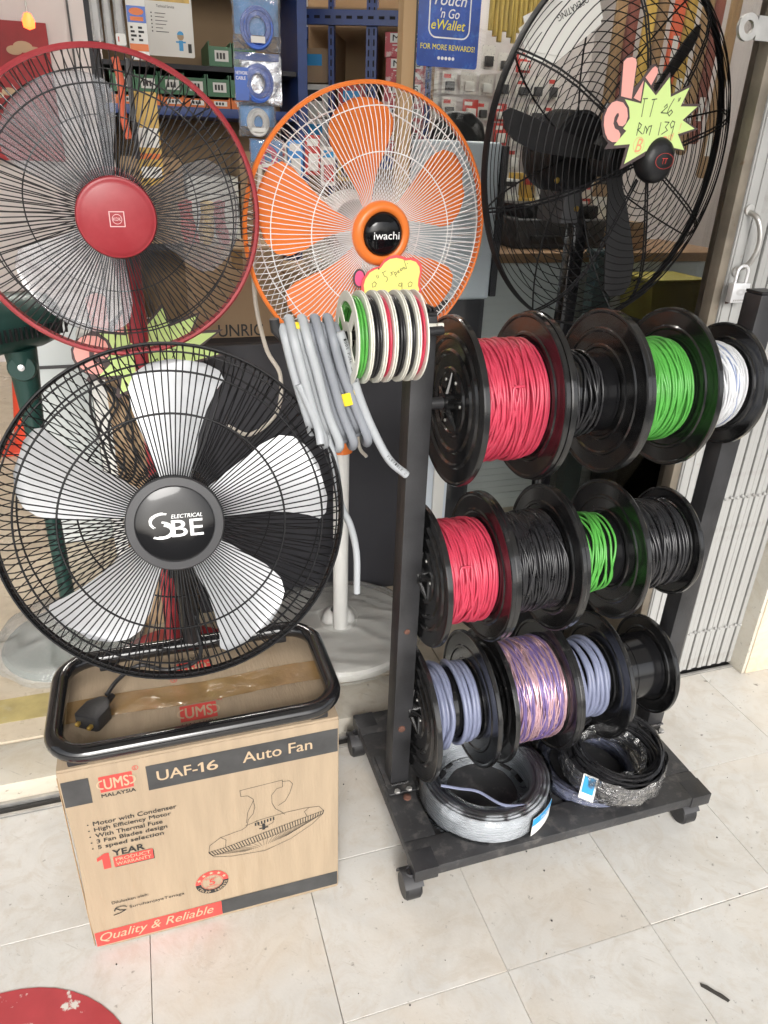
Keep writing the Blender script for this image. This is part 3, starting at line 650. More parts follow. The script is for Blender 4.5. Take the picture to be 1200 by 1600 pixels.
def rrpath(x0, x1, y0, y1, r, z, k=7):
    return [(x, y, z) for x, y in rrect(x0, y0, x1, y1, r, k)]
MB().tube(rrpath(-.234, .270, 1.028, 1.296, .062, ZT + .0265), .0165, 14, closed=True).build('tube_base', 'glossblack', fan, smooth=True, ang=80)
for x, y in ((-.195, 1.040), (.232, 1.040), (-.15, 1.294), (.20, 1.294)): MB().box(x - .017, x + .017, y - .011, y + .011, ZT + .0004, ZT + .014).build('rubber_foot', 'matblack', fan, bevel=.003)
# flex and plug
cd = smoothpath([(.03, 1.27, .60), (.03, 1.22, .535), (-.03, 1.20, .53), (-.085, 1.232, .528), (-.125, 1.205, .524), (-.148, 1.170, .518)], 8)
MB().tube(cd, .0042, 8).build('power_flex', 'matblack', fan, smooth=True)
pd = Fr((-.165, 1.140, ZT + .018), Vector((.55, .83, 0)), (-.83, .55, 0))
pb = MB(); pb.prism([(-.034, -.019), (-.030, -.025), (.006, -.025), (.024, -.010), (.028, 0), (.024, .010), (.006, .025), (-.030, .025), (-.034, .019)], pd, -.014, .016)
pg = pb.build('plug', 'matblack', fan, bevel=.004)
MB().tube([pd.p(.024, 0, 0), pd.p(.034, 0, 0), pd.p(.048, 0, .001)], [.008, .0068, .0055], 10).build('strain_relief', 'matblack', pg, smooth=True)
pd2 = Fr(pd.p(0, 0, 0), pd.v, -pd.u)
MB().box(-.016, -.009, .028, .044, -.003, .003, pd2).box(.010, .017, .028, .042, -.003, .003, pd2).build('pin', 'brass', pg, bevel=.0008)

# ---- red stand fan, upper left
rc_ = Vector((-.034, 1.575, 1.335)); rn = Vector((.042, -.998, -.05)); F = facing(rc_, rn); R = .272
rf = thing('red_stand_fan', 'red rimmed stand fan with smoky clear blades behind the black floor fan', 'fan', (-.02, 1.76, .059))
b = MB(); b.lathe([(R - .005, -.012), (R, -.013), (R + .0045, -.006), (R + .0045, .005), (R, .010), (R - .005, .009), (R - .005, -.012)], F, 110); b.build('rim', 'redp', rf, smooth=True)
prof = [(.067, .062, -.02), (.13, .066, -.015), (.19, .064, .0), (.232, .050, .012), (.256, .028, .02), (.268, .004, .022)]
spokes(F, prof, 128, .0012, zig=.004).build('front_grille', 'wiregrey', rf, smooth=True, kind='stuff')
prof = [(.05, -.095, 0), (.12, -.092, -.03), (.19, -.080, -.07), (.232, -.058, -.10), (.256, -.030, -.12), (.268, -.010, -.13)]
spokes(F, prof, 56, .0011, sides=4).build('rear_grille', 'wiregrey', rf, smooth=True, kind='stuff')
g_ = MB(); ringwire(g_, F, .215, .0585, .0014); ringwire(g_, F, .165, -.086, .0014); ringwire(g_, F, .24, -.058, .0014); g_.build('grille_ring', 'wiregrey', rf, smooth=True)
blades(rf, F, R, [(.20, -34, 34), (.4, -36, 34), (.6, -38, 34), (.74, -38, 30), (.82, -33, 22), (.87, -22, 8), (.885, -14, 0)], (120, 0, 240), -.015, .42, 'smoke', th=.0022, cup=.03, cols=11)
MB().lathe([(.0001, .050), (.068, .050), (.071, .056), (.0715, .066), (.069, .0705), (.0655, .071), (.064, .0722), (.058, .074), (.03, .0782), (.0001, .079)], F, 56).build('hub_cap', 'redp', rf, smooth=True, ang=50)
LF = facing(rc_ + rn.normalized() * .0795, rn); wl = MB()
for q in ((-.0135, -.0135, .0135, -.0118), (-.0135, .0118, .0135, .0135), (-.0135, -.0117, -.0118, .0117), (.0118, -.0117, .0135, .0117)): wl.rect(LF, *q)
wl.disc(LF, 0, 0, .0088, .0005, 20, r2=.0078).text('KDK', LF, -.0068, -.0028, .0136, .0056, .0005, 0, .02); wl.build('lettering', 'pinktxt', rf)
MB().lathe([(.0001, .02), (.030, .02), (.036, .008), (.036, -.02), (.0001, -.02)], F, 26).build('blade_hub', 'wiregrey', rf, smooth=True)
MB().lathe([(.055, -.09), (.068, -.10), (.072, -.14), (.066, -.19), (.045, -.215), (.0001, -.22)], F, 30).lathe([(.0001, -.05), (.010, -.05), (.010, -.09)], F, 12).build('motor_housing', 'redp', rf, smooth=True)
MB().tube([(-.03, 1.73, 1.28), (-.025, 1.745, 1.18), (-.02, 1.75, 1.05)], [.034, .026, .022], 14).tube([(-.02, 1.75, 1.06), (-.02, 1.75, .66)], .0165, 14).build('upper_pole', 'redp', rf, smooth=True)
MB().lathe([(.026, 0), (.027, .02), (.025, .06), (.019, .07)], face_z(-.02, 1.75, .62), 18).build('height_collar', 'matblack', rf, smooth=True)
MB().tube([(-.02, 1.75, .66), (-.02, 1.75, .09)], .0215, 14).build('lower_pole', 'redp', rf, smooth=True)
MB().lathe([(.21, 0), (.214, .008), (.205, .018), (.12, .030), (.05, .045), (.028, .07), (.022, .085)], face_z(-.02, 1.80, .0595), 44).build('base', 'redp', rf, smooth=True)

# ---- orange stand fan
oc = Vector((.499, 1.649, 1.301)); on = Vector((.105, -.994, -.036)); F = facing(oc, on); R = .285
of = thing('orange_stand_fan', 'orange bladed stand fan with white grille and white pole behind the cable reels', 'fan', (.475, 1.86, .059))
b = MB(); b.lathe([(R - .004, -.010), (R, -.011), (R + .004, -.005), (R + .004, .004), (R, .008), (R - .004, .007), (R - .004, -.010)], F, 110); b.build('rim', 'orange', of, smooth=True)
prof = [(.060, .056, .04), (.078, .061, .012), (.10, .064, .0), (.16, .066, .0), (.215, .060, .0), (.255, .044, .0), (.274, .020, .0), (.2815, .003, .0)]
spokes(F, prof, 140, .00092).build('front_grille', 'wirewht', of, smooth=True, kind='stuff')
g_ = MB(); ringwire(g_, F, .160, .0655, .0012); ringwire(g_, F, .243, .0495, .0012); g_.build('grille_ring', 'wirewht', of, smooth=True)
prof = [(.05, -.095, 0), (.12, -.092, .06), (.19, -.080, .12), (.24, -.058, .17), (.268, -.030, .20), (.281, -.010, .21)]
spokes(F, prof, 96, .0009, sides=4).build('rear_grille', 'wirewht', of, smooth=True, kind='stuff')
g_ = MB(); ringwire(g_, F, .165, -.086, .0016); ringwire(g_, F, .24, -.058, .0016); g_.build('grille_ring', 'wirewht', of, smooth=True)
blades(of, F, R, [(.14, -13, 13), (.35, -16, 18), (.55, -22, 24), (.70, -25, 25), (.80, -24, 22), (.87, -18, 15), (.905, -8, 4)], (97, 25, -47, -119, 169), -.012, .40, 'orangeb', th=.0024, cup=.04)
MB().lathe([(.0001, .045), (.062, .045), (.067, .055), (.065, .068), (.058, .075), (.047, .0735), (.045, .070)], F, 48).build('hub_cap', 'orange', of, smooth=True, ang=60)
MB().lathe([(.0455, .069), (.043, .077), (.034, .0835), (.018, .0875), (.0001, .0885)], F, 40).build('badge', 'badge', of, smooth=True, ang=80)
LF = facing(oc + on.normalized() * .0890, on); MB().text('iwachi', LF, -.029, -.008, .060, .0155, .0002, 0, .012).build('lettering', 'sign_white', of)
MB().lathe([(.0001, .02), (.034, .02), (.04, .008), (.04, -.02), (.0001, -.02)], F, 26).build('blade_hub', 'orange', of, smooth=True)
MB().lathe([(.055, -.09), (.068, -.10), (.072, -.14), (.066, -.17), (.045, -.19), (.0001, -.195)], F, 30).lathe([(.0001, -.05), (.010, -.05), (.010, -.09)], F, 12).build('motor_housing', 'white', of, smooth=True)
MB().tube([(.485, 1.80, 1.25), (.478, 1.80, 1.15), (.475, 1.80, 1.02)], [.034, .026, .022], 14).tube([(.475, 1.80, 1.06), (.475, 1.80, .76)], .0150, 14).build('upper_pole', 'white', of, smooth=True)
MB().lathe([(.031, 0), (.030, .004), (.026, .05), (.025, .10), (.018, .105)], face_z(.475, 1.80, .715), 20).build('height_collar', 'orange', of, smooth=True)
MB().tube([(.475, 1.80, .73), (.475, 1.80, .13)], .0225, 18).build('lower_pole', 'white', of, smooth=True)
bs = MB().lathe([(.245, 0), (.25, .006), (.25, .024), (.242, .032), (.12, .040), (.058, .046), (.054, .058), (.046, .075), (.034, .088), (.025, .092)], face_z(.485, 1.86, .0595), 60)
for v in bs.v:
    pass
bs.build('base', 'white', of, smooth=True)
# film around the base: rumpled skirt
def rumple(mb, amp, fr, seed, sel=lambda v: True):
    rr = random.Random(seed); ph = [(rr.uniform(-fr, fr), rr.uniform(-fr, fr), rr.uniform(-fr, fr), rr.uniform(0, 6)) for _ in range(9)]
    for v in mb.v:
        if sel(v): 
            d = sum(math.sin(a * v.x + b_ * v.y + c * v.z + p) for a, b_, c, p in ph) / 3
            d = .5 * d + .9 * (1 - 2 * abs(math.sin(ph[0][0] * .8 * v.x + ph[1][1] * .8 * v.y + ph[0][3] + d)))
            v.z += amp * d; v.x += amp * .6 * math.sin(d * 3); v.y += amp * .5 * math.cos(d * 3)
    return mb
def skirt(x, y, z, prof, seed, amp=.006, n=120):
    out = []
    for (r0, h0), (r1, h1) in zip(prof, prof[1:]):
        for k in range(8): t = k / 8; out.append((r0 + (r1 - r0) * t, h0 + (h1 - h0) * t))
    out.append(prof[-1]); mb = MB().lathe(out, face_z(x, y, z), n); return rumple(mb, amp, 55, seed)
fl = skirt(.485, 1.86, .068, [(.262, -.004), (.266, .020), (.255, .040), (.18, .050), (.10, .056), (.062, .064)], 3, .0032).build('plastic_wrap', 'bagfilm', smooth=True, loc=(.485, 1.86, .06), ang=70)
tag(fl, 'wrinkled clear plastic wrapped round the white fan base on the floor', 'plastic wrap')
wc = smoothpath([(.315, 2.0, 1.42), (.28, 1.97, 1.15), (.30, 1.95, .98), (.335, 1.93, .90), (.32, 1.92, .80), (.245, 1.92, .74), (.18, 1.92, .77)], 8)
tag(MB().tube(wc, .0058, 8).build('power_cord', 'bone', smooth=True, loc=(.3, 1.95, .9)), 'pale cord hanging down beside the red and orange fans', 'cord')
wc2 = smoothpath([(.50, 1.96, 1.12), (.50, 1.93, .98), (.525, 1.90, .90), (.50, 1.88, .82), (.44, 1.88, .78), (.42, 1.88, .80)], 8)
tag(MB().tube(wc2, .0058, 8).build('power_cord', 'bone', smooth=True, loc=(.5, 1.93, 1.0)), 'pale cord looping below the small white reels', 'cord')
wc3 = smoothpath([(.52, 2.0, 1.02), (.535, 1.98, .88), (.56, 1.97, .78), (.575, 1.97, .66), (.60, 1.97, .62)], 8)
tag(MB().tube(wc3, .0055, 8).build('power_cord', 'bone', smooth=True, loc=(.55, 1.98, .8)), 'thin pale cord hanging in front of the charcoal cabinet by the rack post', 'cord')

# ---- large black industrial fan
ic = Vector((1.082, 1.630, 1.466)); inn = Vector((.27, -.962, -.045)).normalized(); F = facing(ic, inn); R = .39
bf = thing('industrial_fan', 'large black three bladed industrial fan with concentric wire guard behind the rack', 'fan', (1.144, 1.86, .059))
b = MB(); band(b, F, R, -.009, .007, .004, 120); b.build('rim', 'wireblk', bf, smooth=True)
def dome(r, front=True):
    t = r / R; return (.100 * (1 - t ** 6.0) + .004) if front else -(.105 * (1 - t ** 2.6) + .004)
cw = MB()
for k in range(1, 21): r = R * (.14 + .84 * (k / 21)); ringwire(cw, F, r, dome(r), .0012, 90, 5)
cw.build('front_grille', 'wireblk', bf, smooth=True, kind='stuff')
cw = MB()
for k in range(1, 15): r = R * (.24 + .74 * (k / 15)); ringwire(cw, F, r, dome(r, False), .0012, 90, 4)
cw.build('rear_grille', 'wireblk', bf, smooth=True, kind='stuff')
sp = MB()
for k in range(8):
    a = 2 * PI * k / 8 + .30
    for s_, fr_ in ((.028, True), (-.028, True), (0, False)):
        sp.tube([F.p(r * math.cos(a + s_ * R / max(r, .06) * .35), r * math.sin(a + s_ * R / max(r, .06) * .35), dome(r, fr_) - (.003 if fr_ else -.003)) for r in [R * q for q in (.12, .25, .4, .55, .7, .82, .9, .96, .995)]], .0022, 5)
sp.build('guard_strut', 'wireblk', bf, smooth=True)
blades(bf, F, R, [(.08, -22, 22), (.2, -10, 12), (.45, -7.5, 9), (.7, -7, 7), (.84, -6.5, 4), (.90, -4, 1)], (172, 52, -68), .0, .55, 'matblack', th=.004)
MB().lathe([(.0001, .03), (.038, .03), (.046, .015), (.046, -.03), (.0001, -.03)], F, 26).build('blade_hub', 'matblack', bf, smooth=True)
HF = facing(F.p(0, 0, .0), inn)
MB().lathe([(.030, .086), (.042, .100), (.047, .112), (.0465, .130), (.042, .139), (.03, .145), (.0001, .1465)], F, 40).build('hub_cap', 'matblack', bf, smooth=True, ang=60)
LF = facing(ic + inn.normalized() * .1470, inn); MB().disc(LF, 0, 0, .0305, .0003, 36, r2=.0290, ry=.52).build('logo_ring', 'inkred', bf); MB().text('TT', LF, -.009, -.006, .018, .012, .0003, .1).build('lettering', 'inkred', bf)
MB().lathe([(.085, -.10), (.092, -.11), (.094, -.19), (.086, -.215), (.05, -.23), (.0001, -.232)], F, 32).lathe([(.0001, -.02), (.014, -.02), (.014, -.11)], F, 12).lathe([(.094, -.105), (.0001, -.105)], F, 32).build('motor_housing', 'matblack', bf, smooth=True)
MB().box(-.03, .03, -.16, -.08, -.19, -.10, F).build('bracket', 'darkgrey', bf, bevel=.004)
for q_ in ((.015, -.125), (-.07, -.06)): MB().lathe([(.007, 0), (.007, .004), (.0001, .005)], Fr(F.p(*q_, -.099), F.u, F.v), 8).build('screw', 'brass', bf)
MB().box(1.122, 1.166, 1.822, 1.862, .09, 1.30).build('pole', 'glossblack', bf, bevel=.004)
MB().tube([(1.144, 1.842, 1.27), (1.13, 1.838, 1.34), (1.07, 1.82, 1.40), (1.05, 1.80, 1.43)], [.022, .022, .026, .03], 12).build('neck', 'matblack', bf, smooth=True)
MB().lathe([(.25, 0), (.252, .01), (.24, .022), (.06, .034), (.05, .05), (.0001, .05)], face_z(1.144, 1.86, .0595), 48).build('base', 'matblack', bf, smooth=True)
mn = thing('instruction_sheet', 'folded white instruction leaflet tucked inside the large black fan guard', 'leaflet', (.90, 1.70, 1.66))
MF = Fr((.822, 1.602, 1.640), Vector((.85, -.05, .52)), (-.52, 0, .85))
MB().prism([(0, .0), (.055, -.035), (.175, -.02), (.185, .05), (.13, .075), (.005, .06)], MF, -.004, -.001).build('leaf', 'paper', mn)
MB().prism([(.01, .012), (.07, -.03), (.18, -.012), (.188, .06), (.02, .075)], MF, .0, .0016).build('leaf', 'paper', mn)
MF2 = Fr(MF.p(.172, .052, 0), -MF.u, -MF.v)
MB().text('OPERATING', MF2, .010, .010, .075, .0125, .0024, 0, .01).build('lettering', 'inkblk', mn)

# ---- dark green stand fan at far left, cropped
gc = thing('green_stand_fan', 'dark green stand fan seen from behind at the left edge', 'fan', (-.33, 2.02, .059))
GF = Fr((-.29, 1.98, 1.055), Vector((.55, .83, 0)), (0, 0, 1)); GF = facing((-.30, 1.97, 1.06), Vector((.80, .6, .0)))
MB().lathe([(.0001, .105), (.035, .100), (.058, .08), (.068, .04), (.070, -.03), (.074, -.10), (.066, -.12)], GF, 28).build('motor_housing', 'darkgreen', gc, smooth=True)
rb = MB()
for k in range(14):
    a = -.6 + k * .16; rb.box(-.0745, -.070, -.03 + k * .0001, .0, -.09 + k * .013, -.085 + k * .013, GF)
rb.build('vent', 'matblack', gc)
MB().box(.0, .055, -.03, .016, -.0765, -.0755, Fr((-.34, 1.912, 1.075), (1, .3, 0), (0, 0, 1))).build('label_plate', 'label', gc)
lab = Fr((-.338, 1.888, 1.050), (1, .25, 0), (0, .1, 1)); 
MB().rect(lab, 0, 0, .042, .046, .0004).build('rating_label', 'label', gc); MB().text('HITA', lab, .006, .030, .032, .010, .0012, 0, .02).rect(lab, .006, .020, .036, .022, .001).rect(lab, .006, .012, .030, .014, .001).build('lettering', 'inkblk', gc)
MB().lathe([(.0001, .03), (.03, .03), (.034, .024), (.034, -.024), (.03, -.03), (.0001, -.03)], Fr((-.305, 1.96, .952), (1, 0, 0), (0, 0, 1)), 22).tube([(-.305, 1.96, 1.0), (-.305, 1.97, .93), (-.31, 1.985, .80), (-.31, 1.985, .68)], [.04, .034, .026, .024], 14).build('neck', 'darkgreen', gc, smooth=True)
MB().lathe([(.008, 0), (.008, .004), (.0001, .006)], Fr((-.305, 1.9285, .955), (1, 0, 0), (0, 0, 1)), 12).build('knob_screw', 'chrome', gc, smooth=True)
MB().tube([(-.31, 1.99, .70), (-.31, 1.99, .09)], .0215, 14).build('pole', 'darkgreen', gc, smooth=True)
MB().lathe([(.19, 0), (.195, .010), (.185, .022), (.05, .04), (.024, .06)], face_z(-.33, 2.03, .0595), 40).build('base', 'darkgreen', gc, smooth=True)
tag(skirt(-.33, 2.03, .066, [(.215, -.005), (.22, .020), (.20, .05), (.12, .075), (.06, .11), (.035, .13)], 8, .0045).build('plastic_bag', 'bagfilm', smooth=True, loc=(-.33, 2.03, .06), ang=70), 'crumpled clear bag over the green fan base at left', 'plastic bag')

# ================================================================== spool rack
rk = thing('spool_rack', 'black steel wheeled rack holding three rows of wire spools', 'rack', (.786, 1.19, 0))
RX0, RX1, RY0, RY1, BT = .417, 1.172, .943, 1.432, .1
base = MB()
base.box(RX0, RX1, RY0, RY0 + .075, BT - .028, BT)
base.build('front_rail', 'dustyblack', rk, bevel=.003)
MB().box(RX0, RX1, RY1 - .075, RY1, BT - .028, BT).build('rear_rail', 'dustyblack', rk, bevel=.003)
MB().box(RX0, RX0 + .075, RY0 + .0755, RY1 - .0755, BT - .028, BT - .0005).build('side_rail', 'dustyblack', rk, bevel=.003)
MB().box(RX1 - .075, RX1, RY0 + .0755, RY1 - .0755, BT - .028, BT - .0005).build('side_rail', 'dustyblack', rk, bevel=.003)
MB().box(RX0 + .0755, RX1 - .0755, RY0 + .0755, RY1 - .0755, BT - .020, BT - .010).build('tray', 'dustyblack', rk)
for x0, x1 in ((RX0 - .002, RX0 + .052), (RX1 - .052, RX1 + .002)):
    for y0, y1 in ((RY0 - .0025, RY0 + .05), (RY1 - .05, RY1 + .0025)):
        MB().box(x0, x1, y0, y1, BT - .033, BT + .0006).build('corner_cap', 'blackpaint', rk, bevel=.002)
for x in (RX0 - .013, RX1 - .055):
    for y in (RY0 + .024, RY1 - .035):
        cs = MB().lathe([(.0001, .019), (.027, .019), (.031, .014), (.031, -.014), (.027, -.019), (.0001, -.019)], Fr((x + .012, y, .0315), (0, 1, 0), (0, 0, 1)), 28)
        ca = cs.build('caster', 'matblack', rk, smooth=True, ang=30)
        hd = MB(); hf = Fr((x + .012, y, .0315), (0, 1, 0), (0, 0, 1))
        hd.lathe([(.0325, -.021), (.036, -.021), (.036, .021), (.0325, .021), (.0325, -.021)], hf, 16, PI * .05, PI * .80).lathe([(.012, 0), (.012, .02)], face_z(x + .012, y, .054), 12)
        hd.build('caster_hood', 'darkgrey', ca, smooth=True)
PY0, PY1 = 1.176, 1.224
for x0, x1, zt_ in ((.437, .482, 1.205), (1.158, 1.207, 1.225)):
    pm = MB().box(x0, x1, PY0, PY1, BT - .01, zt_)
    if x0 > 1:
        for v in pm.v: v.x += .016 * (v.z > .5)
    po = pm.build('post', 'blackpaint', rk, bevel=.004)
    if x0 > 1: x0 += .016; x1 += .016
    cp = MB().box(x0 + .001, x1 - .001, PY0 + .001, PY1 - .001, zt_ + .0002, zt_ + .006)
    if x0 < .5:
        for k in range(5): cp.box(x0 + .004 + k * .0082, x0 + .0095 + k * .0082, PY0 + .003, PY1 - .003, zt_ + .0062, zt_ + .013)
    cp.build('end_cap', 'matblack', po, bevel=.001, seg=1)
    if x0 > 1: x0 -= .016; x1 -= .016
    MB().box(x0 - .012, min(x1 + .012, RX1 + .02), PY0 - .03, PY1 + .05, BT + .0005, BT + .006).build('foot_plate', 'dustyblack', po, bevel=.001, seg=1)
MB().lathe([(.009, 0), (.008, .003), (.0001, .0045)], Fr((.457, PY0 - .0002, .275), (1, 0, 0), (0, 0, 1)), 10).lathe([(.010, 0), (.009, .003), (.0001, .005)], face_z(.462, 1.128, BT + .006), 10).lathe([(.007, 0), (.006, .002), (.0001, .003)], Fr((.457, PY0 - .0002, .545), (1, 0, 0), (0, 0, 1)), 8).build('rusty_bolt', 'rust', rk)
RODY = 1.19
for xw, yw, ww in ((.4595, PY0 - .003, .02), (1.1825, PY0 - .003, .022)):
    wb_ = MB()
    for k in range(9): wb_.lathe([(.0042, 0), (.0036, .002), (.0016, .0036), (.0001, .004)], face_z(xw - ww + k * ww / 4, yw + R_.uniform(-.001, .001), BT + .005), 7)
    wb_.build('weld_bead', 'dustyblack', rk, smooth=True, kind='stuff')
for xw, yw in ((.445, 1.150), (.475, 1.150), (1.165, 1.150), (1.185, 1.150)): MB().lathe([(.0075, 0), (.0075, .0035), (.006, .0048), (.0001, .005)], face_z(xw, yw, BT + .006), 6).build('bolt_head', 'steel', rk)
for z in (1.043, .675, .315): MB().tube([(.480, RODY, z), (1.164, RODY, z)], .0115, 12).build('rod', 'blackpaint', rk, smooth=True)

# ---- spools
def spool_flange(x, z, r, side, root):     # side: +1 outer face looks to +x, -1 to -x
    F = Fr((x, RODY, z), (0, side, 0), (0, 0, 1))     # w = +x*side
    k = r / .16; t = .0028
    prof = [(.020, -.002), (.020, t), (.056 * k, t), (.058 * k, t + .003), (.064 * k, t + .003), (.067 * k, t), (.088 * k, t), (.091 * k, t + .004), (.096 * k, t + .004), (.100 * k, t + .0005), (.116 * k, t), (.119 * k, t + .0045), (.124 * k, t + .0045), (.128 * k, t + .001), (.152 * k, t + .002), (.155 * k, t + .0045), (.1585 * k, t + .0045), (.16 * k, t + .002), (.16 * k, -.003), (.1575 * k, -.0045), (.154 * k, -.0042), (.151 * k, -.002), (.126 * k, -.0022), (.123 * k, -.0045), (.119 * k, -.0045), (.116 * k, -.0022), (.095 * k, -.002), (.092 * k, -.0042), (.088 * k, -.0042), (.085 * k, -.002), (.02, -.002)]
    fl = MB().lathe(prof, F, 72).build('flange', 'spool', root, smooth=True, ang=24)
    return fl, F
def winding(xa, xb, z, r0, wr, turns, cross, seed, seg=64, sides=6, core=True, jx=.0015, jr=.0008, ca=.02, sag=.0):
    rr = random.Random(seed); mb = MB()
    def loop(xc, rad, A, B):
        ph, p2, p3 = rr.uniform(0, 6.28), rr.uniform(0, 6.28), rr.uniform(0, 6.28); sg = sag * rr.uniform(.3, 1.4)
        pts = []
        for k in range(seg):
            t = 2 * PI * k / seg; x = xc + A * math.sin(t + ph) + B * math.sin(2 * t + p2) + B * .5 * math.sin(5 * t + p3)
            x = min(max(x, xa + wr), xb - wr); ra = rad + jr * math.sin(3 * t + p3) + sg * max(0, -math.sin(t)) ** 2
            pts.append((x, RODY + ra * math.cos(t), z + ra * math.sin(t)))
        mb.tube(pts, wr, sides, closed=True)
    for i in range(turns):
        xc = xa + wr + (xb - xa - 2 * wr) * (i + .5) / turns + rr.uniform(-.3, .3) * wr
        loop(xc, r0 + wr * rr.uniform(.7, 1.3), jx * rr.uniform(.2, 1), jx * .5)
    for i in range(cross):
        loop(rr.uniform(xa + ca, xb - ca), r0 + wr * rr.uniform(1.9, 2.6), ca * rr.uniform(.3, 1), .003)
    mb.core = (xa, xb, z, r0 - wr * .2) if core else None
    return mb
def spool(row_z, xa, xb, r, label, wind, star=False, dr=.070, rl=None):
    s = thing('wire_spool', label, 'spool', ((xa + xb) / 2, RODY, row_z - r), 'wire spools on the rack')
    f1, F1 = spool_flange(xa, row_z, rl or r, -1, s); spool_flange(xb, row_z, r, 1, s)
    MB().lathe([(.018, xa + .004), (dr, xa + .004), (dr, xb - .004), (.018, xb - .004)], Fr((0, RODY, row_z), (0, 1, 0), (0, 0, 1)), 56).build('drum', 'drum', s, smooth=True)
    if star:
        sp_ = MB()
        for k in range(5):
            a = .35 + k * PI * .4; sp_.tube([F1.p(.014 * math.cos(a), .014 * math.sin(a), .012), F1.p(.035 * math.cos(a), .035 * math.sin(a), .007), F1.p(.056 * math.cos(a), .056 * math.sin(a), .003)], [.0062, .0048, .0026], 8)
        sp_.lathe([(.0115, .002), (.019, .002), (.019, .020), (.0115, .020)], F1, 16)
        sp_.build('spider', 'spool', f1, smooth=True, ang=25)
        sc_ = MB()
        for k in range(6): a = .1 + k * PI / 3; sc_.lathe([(.0035, 0), (.003, .0018), (.0001, .0022)], Fr(F1.p(.045 * math.cos(a), .045 * math.sin(a), .003), F1.u, F1.v), 7)
        sc_.build('screw_ring', 'steel', f1, kind='stuff')
    for mb, mname in wind:
        wo = mb.build('winding', mname, s, smooth=True, ang=80)
        if mb.core: xa_, xb_, z_, r_ = mb.core; MB().lathe([(.04, xa_), (r_, xa_), (r_, xb_), (.04, xb_)], Fr((0, RODY, z_), (0, 1, 0), (0, 0, 1)), 48).build('inner_layers', mname, wo, smooth=True)
    return s
Z1, Z2, Z3 = 1.043, .675, .315
e = .006
spool(Z1, .526, .676, .158, 'black spool full of red wire at the left end of the top rod', [(winding(.526 + e, .672, Z1, .105, .0029, 24, 18, 1, sag=.003), 'red_w')], True)
spool(Z1, .690, .840, .161, 'black spool with only a few black turns, second on the top rod', [(winding(.690 + e, .800, Z1, .0785, .0026, 14, 5, 2, core=False, jx=.006, ca=.02), 'blk_w')], dr=.078)
spool(Z1, .852, .996, .159, 'black spool of bright green wire, third on the top rod', [(winding(.852 + e, .991, Z1, .094, .0028, 23, 14, 3, sag=.002), 'grn_w')])
spool(Z1, 1.008, 1.136, .126, 'smaller black spool of white wire at the right end of the top rod', [(winding(1.008 + e, 1.130, Z1, .080, .0028, 21, 14, 4, sag=.001), 'wht_w'), (winding(1.03, 1.126, Z1, .0815, .0022, 5, 3, 44, core=False), 'blu_w')], dr=.06)
spool(Z2, .492, .618, .160, 'black spool of red wire at the left end of the middle rod', [(winding(.492 + e, .614, Z2, .101, .0029, 20, 14, 5, sag=.003), 'red_w')], True, rl=.152)
spool(Z2, .631, .773, .161, 'black spool fully wound with thin black wire, second on the middle rod', [(winding(.631 + e, .769, Z2, .102, .0026, 25, 14, 6), 'blk_w')])
spool(Z2, .786, .926, .158, 'black spool with a few loose bright green turns on the middle rod', [(winding(.786 + e, .905, Z2, .0805, .0027, 11, 7, 7, core=False, jx=.010, ca=.022, sag=.003), 'grn_w')], dr=.080)
spool(Z2, .945, 1.084, .125, 'smaller black spool of shiny black wire at the right end of the middle rod', [(winding(.945 + e, 1.080, Z2, .092, .0034, 18, 8, 8), 'blk_w')], dr=.06)
spool(Z3, .492, .630, .160, 'black spool of thick slate grey cable at the left end of the bottom rod', [(winding(.492 + e, .560, Z3, .080, .0062, 5, 2, 9, core=False, ca=.008, sag=.006), 'slate_w'), (winding(.574, .624, Z3, .080, .0062, 4, 1, 10, core=False, ca=.008, sag=.006), 'slate_w')], True, dr=.080, rl=.163)
spool(Z3, .676, .824, .158, 'black spool of pink and violet speaker wire on the bottom rod', [(winding(.676 + e, .820, Z3, .114, .0019, 34, 30, 11, jx=.008, ca=.03, sag=.005), 'cop_w'), (winding(.676 + e, .820, Z3, .1145, .0020, 14, 16, 12, core=False, jx=.008, sag=.004), 'vio_w')])
spool(Z3, .838, .966, .158, 'black spool of thick slate grey cable, third on the bottom rod', [(winding(.838 + e, .958, Z3, .082, .0062, 8, 2, 13, core=False, ca=.016, jx=.004, sag=.006), 'slate_w')], dr=.082)
es = spool(Z3, .985, 1.114, .125, 'smaller empty black spool at the right end of the bottom rod', [], dr=.082)
MB().lathe([(.0822, 1.036), (.0836, 1.0365), (.0836, 1.0395), (.0822, 1.040)], Fr((0, RODY, Z3), (0, 1, 0), (0, 0, 1)), 48).build('moulding_rib', 'drum', es, smooth=True)
# loose ends
tag_end = []
def wire_end(name, pts, r, m, label): return tag(MB().tube(smoothpath(pts, 6), r, 7).build(name, m, smooth=True, loc=pts[0]), label, 'wire end')

for (zz_, x_, r_, t_, m_, lb_) in ((Z1, .600, .1125, 2.65, 'red_w', 'cut red wire end poking out of the top red spool'), (Z2, .535, .1085, 2.55, 'red_w', 'cut red wire end poking out of the middle red spool'), (Z2, .812, .088, 2.75, 'grn_w', 'cut green wire end on the nearly empty green spool')):
    def on(x, r, t): return (x, RODY + r * math.cos(t), zz_ + r * math.sin(t))
    tag(MB().tube(smoothpath([on(x_ - .004, r_, t_ + .5), on(x_ - .006, r_ + .001, t_ + .2), on(x_ - .004, r_ + .003, t_ + .03), on(x_ + .004, r_ + .004, t_), on(x_ + .016, r_ + .004, t_)], 6), .0028, 8).build('wire_end', m_, smooth=True, loc=on(x_, r_, t_)), lb_, 'wire end')
